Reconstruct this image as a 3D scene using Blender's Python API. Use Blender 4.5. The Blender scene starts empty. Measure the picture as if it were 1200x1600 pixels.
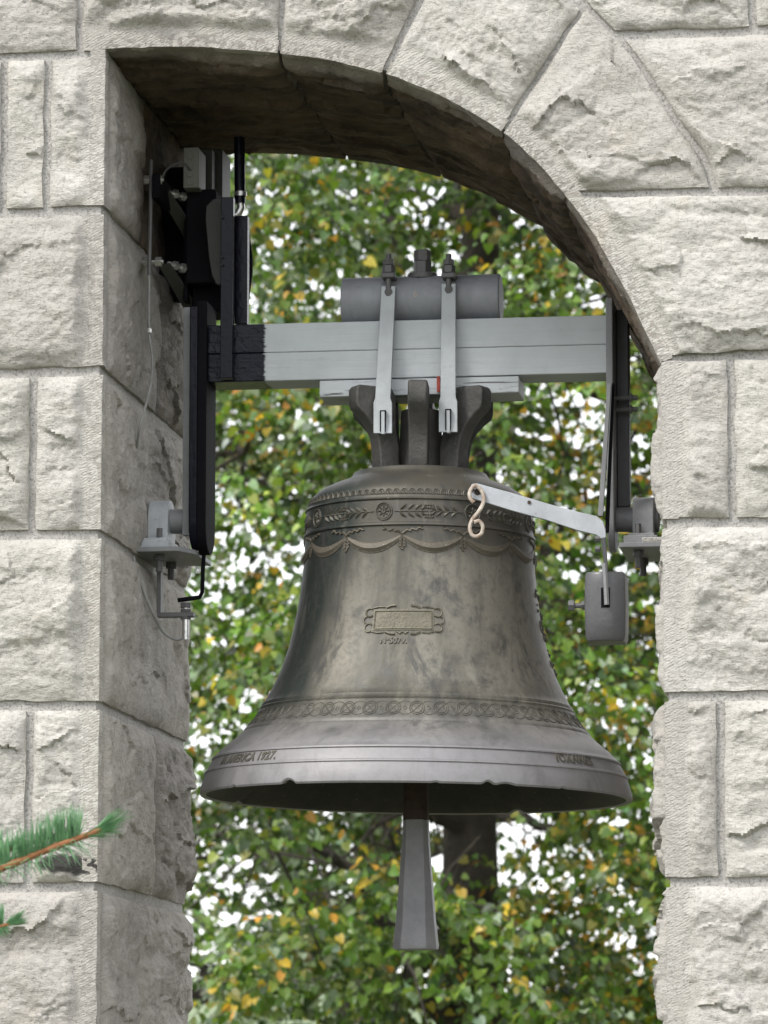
import bpy, bmesh, math, random
import numpy as np
from math import radians as R, sin, cos, pi, tan, atan2, sqrt
from mathutils import Vector, Matrix

random.seed(7)
rng = np.random.default_rng(7)
sc = bpy.context.scene

# ------------------------------------------------------------------ camera
CAM_D = 9.2                      # metres from the camera to the front face of the arch
FPX, VX, VY = 6500.0, 1500.0, 1730.0
PITCH = math.atan((VY-800)/FPX)
YAW = math.atan((VX-600)/FPX*cos(PITCH))
Fv = Vector((-sin(YAW)*cos(PITCH), cos(YAW)*cos(PITCH), sin(PITCH)))
Rv = Vector((cos(YAW), sin(YAW), 0))
Uv = Rv.cross(Fv)
CAM = Vector((0, -CAM_D, 1.6))
def at(px, py, Y=0.0):
    d = Fv + Rv*((px-600)/FPX) + Uv*((800-py)/FPX)
    return CAM + d*((Y-CAM.y)/d.y)
CAM.x = -at(157, 850, 0).x       # x = 0 is the left jamb
cam = bpy.data.objects.new('camera', bpy.data.cameras.new('camera'))
sc.collection.objects.link(cam); sc.camera = cam
cam.location = CAM
cam.rotation_euler = Matrix((Rv, Uv, -Fv)).transposed().to_euler()
cam.data.sensor_fit = 'VERTICAL'; cam.data.sensor_height = 36; cam.data.sensor_width = 27
cam.data.lens = FPX/1600*36
cam.data.clip_start = .1; cam.data.clip_end = 3000
cam.data.dof.use_dof = True; cam.data.dof.focus_distance = 9.55; cam.data.dof.aperture_fstop = 8.0

# ------------------------------------------------------------------ world, sun, exposure
world = bpy.data.worlds.new('World'); sc.world = world; world.use_nodes = True
nt = world.node_tree; nt.nodes.clear()
sky = nt.nodes.new('ShaderNodeTexSky'); sky.sky_type = 'NISHITA'; sky.sun_disc = False
SUN = Vector((-.62, -.62, .95)).normalized()
sky.sun_elevation = math.asin(SUN.z); sky.sun_rotation = atan2(SUN.x, SUN.y)
mx = nt.nodes.new('ShaderNodeMix'); mx.data_type = 'RGBA'; mx.inputs[0].default_value = .86
mx.inputs[7].default_value = (9.35, 9.35, 9.5, 1)      # an even cloud cover over the sky
bg = nt.nodes.new('ShaderNodeBackground'); bg.inputs[1].default_value = .12
wo = nt.nodes.new('ShaderNodeOutputWorld')
nt.links.new(sky.outputs[0], mx.inputs[6]); nt.links.new(mx.outputs[2], bg.inputs[0]); nt.links.new(bg.outputs[0], wo.inputs[0])
sun = bpy.data.objects.new('sun', bpy.data.lights.new('sun', 'SUN')); sc.collection.objects.link(sun)
sun.data.energy = 1.5; sun.data.angle = R(14); sun.data.color = (1, .965, .91)
sun.rotation_euler = SUN.to_track_quat('Z', 'Y').to_euler()
sc.view_settings.view_transform = 'Standard'; sc.view_settings.look = 'None'
sc.view_settings.exposure = 1.09; sc.view_settings.gamma = 1; sc.view_settings.use_curve_mapping = False
sc.render.engine = 'CYCLES'
sc.cycles.max_bounces = 6; sc.cycles.transparent_max_bounces = 4
sc.cycles.use_denoising = True

# ------------------------------------------------------------------ materials
class NT:
    def __init__(s, name):
        s.m = bpy.data.materials.new(name); s.m.use_nodes = True
        s.t = s.m.node_tree; s.b = s.t.nodes['Principled BSDF']; s.out = s.t.nodes['Material Output']
    def n(s, k, **kw):
        o = s.t.nodes.new('ShaderNode'+k)
        for a, v in kw.items(): setattr(o, a, v)
        return o
    def l(s, a, b): s.t.links.new(a, b)
    def coord(s, kind='Object', scale=(1,1,1), rot=(0,0,0)):
        c = s.n('TexCoord'); m = s.n('Mapping'); m.inputs['Scale'].default_value = scale; m.inputs['Rotation'].default_value = rot
        s.l(c.outputs[kind], m.inputs[0]); return m.outputs[0]
    def noise(s, co, scale, detail=4, rough=.6, dist=0):
        o = s.n('TexNoise'); o.inputs['Scale'].default_value = scale; o.inputs['Detail'].default_value = detail
        o.inputs['Roughness'].default_value = rough; o.inputs['Distortion'].default_value = dist
        s.l(co, o.inputs['Vector']); return o.outputs['Fac']
    def ramp(s, f, stops):
        o = s.n('ValToRGB'); e = o.color_ramp.elements
        while len(e) < len(stops): e.new(.5)
        for i, (p, c) in enumerate(stops):
            e[i].position = p
            e[i].color = (c, c, c, 1) if not isinstance(c, tuple) else (*c, 1)
        s.l(f, o.inputs[0]); return o.outputs[0]
    def mix(s, f, a, b, mode='MIX'):
        o = s.n('Mix', data_type='RGBA', blend_type=mode)
        for sock, v in ((o.inputs[0], f), (o.inputs[6], a), (o.inputs[7], b)):
            if isinstance(v, tuple): sock.default_value = (*v, 1) if len(v) == 3 else v
            elif isinstance(v, (int, float)): sock.default_value = v
            else: s.l(v, sock)
        return o.outputs[2]
    def math(s, op, a, b=0.0, c=0.0, clamp=False):
        o = s.n('Math', operation=op); o.use_clamp = clamp
        for i, v in enumerate((a, b, c)):
            if isinstance(v, (int, float)): o.inputs[i].default_value = v
            else: s.l(v, o.inputs[i])
        return o.outputs[0]
    def bump(s, h, dist, strength=1, prev=None):
        o = s.n('Bump'); o.inputs['Distance'].default_value = dist; o.inputs['Strength'].default_value = strength
        s.l(h, o.inputs['Height'])
        if prev: s.l(prev, o.inputs['Normal'])
        s.l(o.outputs[0], s.b.inputs['Normal']); return o.outputs[0]
    def attr(s, name):
        o = s.n('Attribute', attribute_name=name); return o.outputs['Fac']
    def base(s, c):
        if isinstance(c, tuple): s.b.inputs['Base Color'].default_value = (*c, 1)
        else: s.l(c, s.b.inputs['Base Color'])
    def set(s, **kw):
        for k, v in kw.items():
            i = s.b.inputs[k.replace('_', ' ')]
            if isinstance(v, (int, float)): i.default_value = v
            else: s.l(v, i)

def stone_material():
    m = NT('pale sandstone'); co = m.coord('Object')
    info = m.n('ObjectInfo')
    off = m.n('VectorMath', operation='ADD'); m.l(co, off.inputs[0]); m.l(info.outputs['Random'], off.inputs[1])
    sc_ = m.n('VectorMath', operation='MULTIPLY_ADD'); m.l(info.outputs['Random'], sc_.inputs[0]); sc_.inputs[1].default_value = (7, 3, 11); m.l(co, sc_.inputs[2])
    co = sc_.outputs[0]
    big = m.noise(co, 3.2, 5, .6, .4); mid = m.noise(co, 14, 6, .65); fine = m.noise(co, 110, 5, .7); spk = m.noise(co, 260, 3, .6)
    c = m.mix(m.ramp(big, [(.32, 0), (.7, 1)]), (.425, .410, .385), (.50, .486, .462))
    warm = m.mix(info.outputs['Random'], (1.0, .985, .95), (.97, .985, 1.0))
    c = m.mix(1, c, warm, 'MULTIPLY')
    c = m.mix(m.ramp(m.noise(co, 6.5, 4, .6, .8), [(.6, 0), (.78, .30)]), c, (.46, .40, .27))    # yellowish iron staining
    c = m.mix(m.ramp(mid, [(.28, .42), (.5, 0)]), c, (.26, .255, .24))
    c = m.mix(m.ramp(fine, [(.33, .6), (.47, 0)]), c, (.19, .183, .172))
    c = m.mix(m.ramp(spk, [(.30, .6), (.41, 0)]), c, (.12, .115, .105))
    # jamb and soffit faces take a darker mottled brown tone
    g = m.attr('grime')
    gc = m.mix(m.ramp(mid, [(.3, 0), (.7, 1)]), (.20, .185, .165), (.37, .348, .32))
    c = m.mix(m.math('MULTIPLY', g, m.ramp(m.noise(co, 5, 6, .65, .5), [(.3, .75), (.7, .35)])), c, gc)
    s_ = m.attr('soot')  # shade of the arch underside and upper jamb, painted as dark brown
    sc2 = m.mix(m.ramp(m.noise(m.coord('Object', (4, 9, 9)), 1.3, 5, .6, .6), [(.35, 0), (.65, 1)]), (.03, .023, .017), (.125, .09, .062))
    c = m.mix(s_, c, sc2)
    vary = m.n('ValToRGB'); vary.color_ramp.interpolation = 'LINEAR'
    ve = vary.color_ramp.elements; ve[0].position = 0; ve[0].color = (.85, .845, .85, 1); ve[1].position = 1; ve[1].color = (1.02, 1.0, .95, 1)
    e3 = ve.new(.55); e3.color = (1.02, 1.01, 1.0, 1); m.l(info.outputs['Random'], vary.inputs[0]); c = m.mix(1, c, vary.outputs[0], 'MULTIPLY')
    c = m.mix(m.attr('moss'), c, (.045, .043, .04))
    m.base(c); m.set(Roughness=.93)
    m.b.inputs['Specular IOR Level'].default_value = .25
    # tooling strokes on the drafted margins
    tool = m.attr('tool')
    w = m.n('TexWave'); w.wave_type = 'BANDS'; w.bands_direction = 'Z'; w.inputs['Scale'].default_value = 52; w.inputs['Distortion'].default_value = 5.5
    w.inputs['Detail'].default_value = 3; w.inputs['Detail Scale'].default_value = 1.2
    m.l(m.coord('Object', (1, 1, 1), (0, R(28), 0)), w.inputs['Vector'])
    hb = m.math('MULTIPLY', w.outputs['Fac'], tool)
    b1 = m.bump(m.math('MULTIPLY', hb, m.ramp(mid, [(.35, .25), (.6, 1)])), .0011, .7)
    h2 = m.math('ADD', m.math('MULTIPLY', mid, .6), m.math('MULTIPLY', fine, .22))
    h2 = m.math('ADD', h2, m.math('MULTIPLY', m.noise(co, 42, 5, .7), .5))
    dg = m.n('Mapping'); dg.inputs['Rotation'].default_value = (0, R(-32), 0); dg.inputs['Scale'].default_value = (1, 1, 2.6); m.l(co, dg.inputs[0])
    h2 = m.math('ADD', h2, m.math('MULTIPLY', m.noise(dg.outputs[0], 48, 4, .75), .8))
    vo = m.n('TexVoronoi'); vo.inputs['Scale'].default_value = 95; m.l(co, vo.inputs['Vector']); h2 = m.math('ADD', h2, m.math('MULTIPLY', vo.outputs['Distance'], .14))
    m.bump(h2, .009, .75, b1)
    return m.m
def mortar_material():
    m = NT('lime mortar'); co = m.coord('Object')
    c = m.mix(m.ramp(m.noise(co, 22, 5, .7), [(.3, 0), (.7, 1)]), (.36, .345, .325), (.48, .465, .44))
    c = m.mix(m.ramp(m.noise(co, 190, 3, .7), [(.35, .7), (.5, 0)]), c, (.13, .125, .12))
    m.base(c); m.set(Roughness=.95); m.bump(m.noise(co, 160, 4, .7), .006, .9); return m.m
def bronze_material():
    m = NT('weathered bronze'); co = m.coord('Object'); sq = m.coord('Object', (1, 1, .35))
    z = m.n('SeparateXYZ'); m.l(m.coord('Object'), z.inputs[0])
    big = m.noise(sq, 4.2, 6, .62, .6); mid = m.noise(co, 16, 7, .7, .3); fine = m.noise(co, 90, 5, .7)
    c = m.mix(m.ramp(big, [(.38, 0), (.60, 1)]), (.052, .049, .038), (.175, .163, .135))
    zf = m.ramp(m.math('DIVIDE', z.outputs['Z'], .8), [(.10, 1), (.24, 0)])          # sky reflection painted into the sound bow as a paler colour
    c = m.mix(zf, c, m.mix(big, (.16, .156, .158), (.245, .24, .247)))
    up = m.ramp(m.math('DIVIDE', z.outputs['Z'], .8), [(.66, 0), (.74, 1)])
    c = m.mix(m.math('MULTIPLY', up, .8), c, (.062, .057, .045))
    # greenish black patch painted over the left flank
    xa = m.math('SUBTRACT', m.math('MULTIPLY', z.outputs['X'], -1), m.math('MULTIPLY', m.noise(sq, 6, 5, .6), .17))
    wid = m.math('ADD', .185, m.math('MULTIPLY', z.outputs['Z'], -.24))
    st = m.math('MULTIPLY', m.math('SUBTRACT', xa, wid), 18, clamp=True)
    st = m.math('MULTIPLY', st, m.ramp(m.math('DIVIDE', z.outputs['Z'], .8), [(.19, 0), (.27, 1)]))
    c = m.mix(m.math('MULTIPLY', st, .9), c, (.014, .021, .019))
    zk = m.math('SUBTRACT', 1, m.math('MULTIPLY', zf, .75))
    c = m.mix(m.math('MULTIPLY', zk, m.ramp(mid, [(.34, .8), (.5, 0)])), c, (.05, .05, .045))
    c = m.mix(m.math('MULTIPLY', zk, m.ramp(fine, [(.34, .35), (.48, 0)])), c, (.06, .058, .05))
    rs2 = m.noise(m.coord('Object', (1, 1, .07)), 26, 5, .6, .3)
    c = m.mix(m.math('MULTIPLY', zk, m.ramp(rs2, [(.52, 0), (.70, .6)])), c, (.055, .053, .045))
    c = m.mix(m.math('MULTIPLY', zk, m.ramp(m.noise(m.coord('Object', (1, 1, .10)), 17, 4, .6, .2), [(.60, 0), (.72, .35)])), c, (.26, .25, .21))
    c = m.mix(m.math('MULTIPLY', zk, m.ramp(m.noise(sq, 9, 6, .72, 1.0), [(.55, 0), (.64, .75)])), c, (.045, .045, .042))
    c = m.mix(m.ramp(m.noise(co, 70, 2, .5), [(.78, 0), (.80, .9)]), c, (.5, .5, .48))     # bird lime flecks
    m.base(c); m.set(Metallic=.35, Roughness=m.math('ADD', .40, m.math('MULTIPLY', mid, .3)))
    h = m.math('ADD', m.math('MULTIPLY', mid, .5), m.math('MULTIPLY', fine, .4)); m.bump(h, .0022, .6); return m.m
def dark_bronze(name, a, b, rough=.6, metal=.25):
    m = NT(name); co = m.coord('Object')
    c = m.mix(m.ramp(m.noise(co, 14, 6, .7), [(.3, 0), (.7, 1)]), a, b)
    c = m.mix(m.ramp(m.noise(co, 120, 3, .7), [(.68, 0), (.74, .6)]), c, (.35, .35, .33))
    m.base(c); m.set(Metallic=metal, Roughness=rough); m.bump(m.noise(co, 110, 4, .7), .003, .7); return m.m
def paint(name, col, rust=.3, rough=.5, rcol=(.12, .05, .025), wear=.5):
    m = NT(name); co = m.coord('Object')
    dark = tuple(v*.72 for v in col)
    c = m.mix(m.ramp(m.noise(co, 9, 6, .65), [(.3, 0), (.65, 1)]), dark, col)
    c = m.mix(m.ramp(m.noise(co, 55, 5, .7), [(.63, 0), (.68, wear)]), c, tuple(v*.35 for v in col))
    c = m.mix(m.ramp(m.noise(m.coord('Object', (1, 1, .12)), 38, 4, .6), [(.55, 0), (.7, wear*.7)]), c, tuple(v*.55 for v in col))
    c = m.mix(m.ramp(m.noise(co, 23, 6, .75, .5), [(.70, 0), (.75, rust)]), c, rcol)
    m.base(c); m.set(Roughness=rough); m.b.inputs['Specular IOR Level'].default_value = .05 if max(col) < .03 and rough > .5 else .12 if max(col) < .03 else .45
    m.bump(m.noise(co, 70, 4, .65), .002 if max(col) > .03 or rough > .3 else .003, .5); return m.m
def timber_material():
    m = NT('painted timber'); co = m.coord('Object'); gr = m.coord('Object', (1.3, 14, 22))
    z = m.n('SeparateXYZ'); m.l(m.coord('Object'), z.inputs[0])
    c = m.mix(m.ramp(m.noise(co, 7, 6, .6), [(.3, 0), (.7, 1)]), (.36, .385, .40), (.45, .475, .49))
    crack = m.ramp(m.noise(gr, 4, 5, .7, .6), [(.60, 0), (.66, 1)])
    worn = m.attr('worn')
    c = m.mix(m.math('MULTIPLY', crack, m.math('MULTIPLY_ADD', worn, .85, .02)), c, (.06, .055, .05))
    c = m.mix(m.ramp(m.noise(co, 75, 4, .7), [(.71, 0), (.75, .8)]), c, (.07, .06, .055))
    c = m.mix(m.ramp(m.noise(m.coord('Object', (2, 1, 1)), 6, 5, .7), [(.55, 0), (.75, .25)]), c, (.27, .29, .30))
    # black bitumen brushed over the left end
    e = m.math('ADD', z.outputs['X'], m.math('MULTIPLY', m.math('SUBTRACT', m.noise(m.coord('Object', (3, 3, 30)), 6, 6, .85), .5), .045))
    bl = m.math('MULTIPLY', m.math('SUBTRACT', BLACK_X, e), 320, clamp=True)
    c = m.mix(bl, c, (.008, .009, .015))
    m.base(c); m.set(Roughness=m.math('SUBTRACT', .62, m.math('MULTIPLY', bl, .44))); m.l(m.math('SUBTRACT', .45, m.math('MULTIPLY', bl, .32)), m.b.inputs['Specular IOR Level'])
    h = m.math('ADD', m.math('MULTIPLY', m.noise(gr, 3, 4, .6), .5), m.math('MULTIPLY', m.math('MULTIPLY', m.noise(co, 60, 3, .6), bl), 1.0))
    h = m.math('SUBTRACT', h, m.math('MULTIPLY', crack, m.math('MULTIPLY', worn, .8)))
    m.bump(h, .004, .7); return m.m
def leaf_material(name='linden leaf'):
    m = NT(name)
    a = m.n('Attribute', attribute_name='col')
    info = m.n('ObjectInfo')
    m.base(a.outputs['Color']); m.set(Roughness=.42); m.b.inputs['Specular IOR Level'].default_value = .55
    tr = m.n('BsdfTranslucent'); mul = m.mix(1, a.outputs['Color'], (1.5, 1.6, .75), 'MULTIPLY'); m.l(mul, tr.inputs[0])
    ms = m.n('MixShader'); ms.inputs[0].default_value = .40
    m.l(m.b.outputs[0], ms.inputs[1]); m.l(tr.outputs[0], ms.inputs[2]); m.l(ms.outputs[0], m.out.inputs[0]); return m.m
def simple(name, a, b, scale=8, rough=.8, bump=.01, metal=0):
    m = NT(name); co = m.coord('Object')
    m.base(m.mix(m.ramp(m.noise(co, scale, 6, .65), [(.3, 0), (.7, 1)]), a, b)); m.set(Roughness=rough, Metallic=metal)
    if bump: m.bump(m.noise(co, scale*3, 5, .65), bump, .8)
    return m.m

BLACK_X = at(413, 550, .49).x
M = {}
M['stone'] = stone_material(); M['mortar'] = mortar_material(); M['bronze'] = bronze_material()
M['canon'] = dark_bronze('dark crown bronze', (.045, .045, .042), (.105, .10, .095))
M['relief'] = dark_bronze('relief bronze', (.06, .056, .045), (.115, .108, .088), .5, .35)
M['plaque'] = dark_bronze('plaque bronze', (.085, .078, .055), (.155, .142, .105), .5, .35)
M['garland'] = dark_bronze('garland bronze', (.07, .06, .046), (.125, .11, .085), .55, .3)
M['timber'] = None
M['grey'] = paint('blue grey paint', (.39, .415, .43), .25)
M['hang'] = paint('dull grey paint', (.21, .215, .22), .25, .5)
M['drum'] = paint('grey iron drum', (.235, .245, .265), .1, .55)
M['nut'] = paint('dirty steel', (.10, .10, .10), .3, .55)
M['black'] = paint('black bitumen paint', (.007, .008, .014), .0, .16, wear=0)
M['blackmat'] = paint('matt black paint', (.008, .008, .010), .0, .75, wear=0)
M['olive'] = paint('olive grey casing', (.032, .034, .026), .0, .6)
M['boxgrey'] = paint('junction box plastic', (.16, .16, .14), .0, .6)
M['zinc'] = simple('galvanised steel', (.42, .42, .41), (.66, .66, .64), 60, .3, .0008, .85)
M['lever'] = paint('white grey paint', (.40, .42, .45), .8, .5, (.10, .03, .02))
M['hookw'] = paint('chipped white enamel', (.50, .46, .39), 1, .5, (.22, .08, .03), .1)
M['hookw'] = simple('chipped enamel over rust', (.16, .075, .035), (.60, .57, .50), 45, .55, .001)
M['weight'] = paint('dark grey paint', (.085, .085, .09), .15, .36)
M['brace'] = paint('grimy grey paint', (.06, .062, .066), .2, .5)
M['clap'] = dark_bronze('grey iron', (.16, .16, .168), (.235, .235, .245), .5, .2)
M['rust'] = simple('rusty iron', (.018, .012, .009), (.06, .035, .026), 30, .8, .003)
M['cable'] = simple('grey cable sheath', (.16, .16, .155), (.25, .25, .24), 30, .5, 0)
M['bark'] = simple('bark', (.022, .018, .014), (.055, .045, .035), 9, .95, .03)
M['leaf'] = leaf_material()
M['grass'] = simple('grass', (.05, .058, .03), (.11, .115, .06), 3, .95, .02)
M['hill'] = simple('hill meadow', (.10, .14, .07), (.16, .2, .11), .02, .95, 0)
M['twig'] = simple('spruce twig bark', (.17, .065, .025), (.34, .15, .06), 60, .8, .002)
M['red'] = simple('red primer', (.25, .03, .02), (.35, .06, .04), 40, .7, 0)

# ------------------------------------------------------------------ mesh helpers
ORI = {}
def tag(o, label=None, cat=None, group=None, kind=None):
    for k, v in (('label', label), ('category', cat), ('group', group), ('kind', kind)):
        if v: o[k] = v
    return o
def thing(name, label, cat, loc, group=None, rot=None):
    o = bpy.data.objects.new(name, None); sc.collection.objects.link(o)
    o.empty_display_size = .1
    o.location = loc
    if rot: o.rotation_euler = rot
    ORI[o.name] = Vector((0, 0, 0)) if rot else Vector(loc)
    return tag(o, label, cat, group)
class MB:
    def __init__(s): s.v = []; s.f = []
    def add(s, vs, fs):
        b = len(s.v); s.v += [tuple(p) for p in vs]; s.f += [tuple(b+i for i in f) for f in fs]; return s
    def box(s, a, b):
        x0, y0, z0 = a; x1, y1, z1 = b
        if x0 > x1: x0, x1 = x1, x0
        if y0 > y1: y0, y1 = y1, y0
        if z0 > z1: z0, z1 = z1, z0
        return s.add([(x0,y0,z0),(x1,y0,z0),(x1,y1,z0),(x0,y1,z0),(x0,y0,z1),(x1,y0,z1),(x1,y1,z1),(x0,y1,z1)],
              [(0,3,2,1),(4,5,6,7),(0,1,5,4),(1,2,6,5),(2,3,7,6),(3,0,4,7)])
    def pbox(s, x0, y0, x1, y1, Y, depth):       # box given by its front face seen at depth Y
        a = at(x0, y0, Y); b = at(x1, y1, Y); return s.box((a.x, Y, b.z), (b.x, Y+depth, a.z))
    def prism(s, pts, off):                       # planar polygon (3d points) swept by off
        n = len(pts); off = Vector(off)
        P = [Vector(p) for p in pts]
        return s.add(P+[p+off for p in P], [tuple(range(n))[::-1], tuple(range(n, 2*n))]+[(i, (i+1)%n, n+(i+1)%n, n+i) for i in range(n)])
    def cyl(s, a, b, r, n=16, r2=None, cap=True, ph=0):
        a, b = Vector(a), Vector(b); r2 = r if r2 is None else r2
        d = (b-a).normalized(); u = d.orthogonal().normalized() if abs(d.z) > .99 else d.cross(Vector((0,0,1))).normalized(); w = d.cross(u)
        ring = lambda c, rr: [c+(u*cos(2*pi*k/n+ph)+w*sin(2*pi*k/n+ph))*rr for k in range(n)]
        fs = [(k, (k+1)%n, n+(k+1)%n, n+k) for k in range(n)]
        if cap: fs += [tuple(range(n))[::-1], tuple(range(n, 2*n))]
        return s.add(ring(a, r)+ring(b, r2), fs)
    def tube(s, pts, r, n=6, rs=None):
        P = [Vector(p) for p in pts]; m = len(P); vs = []
        u = None
        for i, p in enumerate(P):
            t = (P[min(i+1, m-1)]-P[max(i-1, 0)]).normalized()
            u = t.orthogonal().normalized() if u is None else (u-t*u.dot(t)).normalized()
            w = t.cross(u); rr = rs[i] if rs is not None else r
            vs += [p+(u*cos(2*pi*k/n)+w*sin(2*pi*k/n))*rr for k in range(n)]
        fs = [(i*n+k, i*n+(k+1)%n, (i+1)*n+(k+1)%n, (i+1)*n+k) for i in range(m-1) for k in range(n)]
        fs += [tuple(range(n))[::-1], tuple(range((m-1)*n, m*n))]
        return s.add(vs, fs)
    def build(s, name, mat, parent=None, bevel=0, smooth=35, segs=2, label=None):
        o_ = ORI.get(parent.name, Vector((0,0,0))) if parent else Vector((0,0,0))
        me = bpy.data.meshes.new(name)
        v = np.array(s.v, dtype=float) - np.array(o_)
        me.from_pydata(v.tolist(), [], s.f)
        bm = bmesh.new(); bm.from_mesh(me); bmesh.ops.recalc_face_normals(bm, faces=bm.faces); bm.to_mesh(me); bm.free()
        return link(name, me, mat, parent, bevel, smooth, segs, label)
def link(name, me, mat, parent=None, bevel=0, smooth=35, segs=2, label=None):
    if mat and not me.materials: me.materials.append(mat)
    if smooth:
        me.polygons.foreach_set('use_smooth', [True]*len(me.polygons)); me.set_sharp_from_angle(angle=R(smooth))
    o = bpy.data.objects.new(name, me); sc.collection.objects.link(o)
    if parent:
        o.parent = parent; ORI[o.name] = ORI.get(parent.name, Vector((0,0,0)))
    if bevel:
        b = o.modifiers.new('bevel', 'BEVEL'); b.width = bevel; b.segments = segs; b.limit_method = 'ANGLE'; b.angle_limit = R(40); b.harden_normals = True
    if label: o['label'] = label
    return o

# vectorised noise
_perm = rng.permutation(512)
def _h(i, j, k): return _perm[(_perm[(_perm[i & 511]+j) & 511]+k) & 511]
_g = rng.normal(size=(512, 3)); _g /= np.linalg.norm(_g, axis=1)[:, None]
def perlin(p):
    p = np.asarray(p, float); i = np.floor(p).astype(int); f = p-i; w = f*f*f*(f*(f*6-15)+10); r = 0
    for dx in (0, 1):
        for dy in (0, 1):
            for dz in (0, 1):
                g = _g[_h(i[..., 0]+dx, i[..., 1]+dy, i[..., 2]+dz)]
                d = ((f-np.array([dx, dy, dz]))*g).sum(-1)
                r = r + d*(w[..., 0] if dx else 1-w[..., 0])*(w[..., 1] if dy else 1-w[..., 1])*(w[..., 2] if dz else 1-w[..., 2])
    return r*1.6
def fbm(p, o=4, g=.5):
    a = 1; s = 0; t = 0
    for k in range(o): s = s+a*perlin(p*2**k+k*17.3); t += a; a *= g
    return s/t
def scallop(x, y, seed):              # hollows struck out by the pitching chisel, cusped ridges between them
    i = np.floor(x).astype(int); j = np.floor(y).astype(int); best = np.full(x.shape, 9.0)
    for di in (-1, 0, 1):
        for dj in (-1, 0, 1):
            a = _h(i+di, j+dj, seed); b = _h(i+di, j+dj, seed+71); c = _h(i+di, j+dj, seed+133)
            cx = i+di+a/512; cy = j+dj+b/512
            best = np.minimum(best, ((x-cx)**2+(y-cy)**2)*1.0+c/512*.55)
    return best
def facet(x, y, seed):                # flat chip planes with sharp steps between them
    i = np.floor(x).astype(int); j = np.floor(y).astype(int); best = np.full(x.shape, 9.0); h = np.zeros(x.shape)
    for di in (-1, 0, 1):
        for dj in (-1, 0, 1):
            a = _h(i+di, j+dj, seed)/512; b = _h(i+di, j+dj, seed+71)/512; c = _h(i+di, j+dj, seed+133)/512
            e = _h(i+di, j+dj, seed+200)/512; cx = i+di+a; cy = j+dj+b; d = (x-cx)**2+(y-cy)**2
            hh = (c-.5)+(x-cx)*(e-.5)*1.6+(y-cy)*(a-.6)*1.6
            m = d < best; best = np.where(m, d, best); h = np.where(m, hh, h)
    return h

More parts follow.
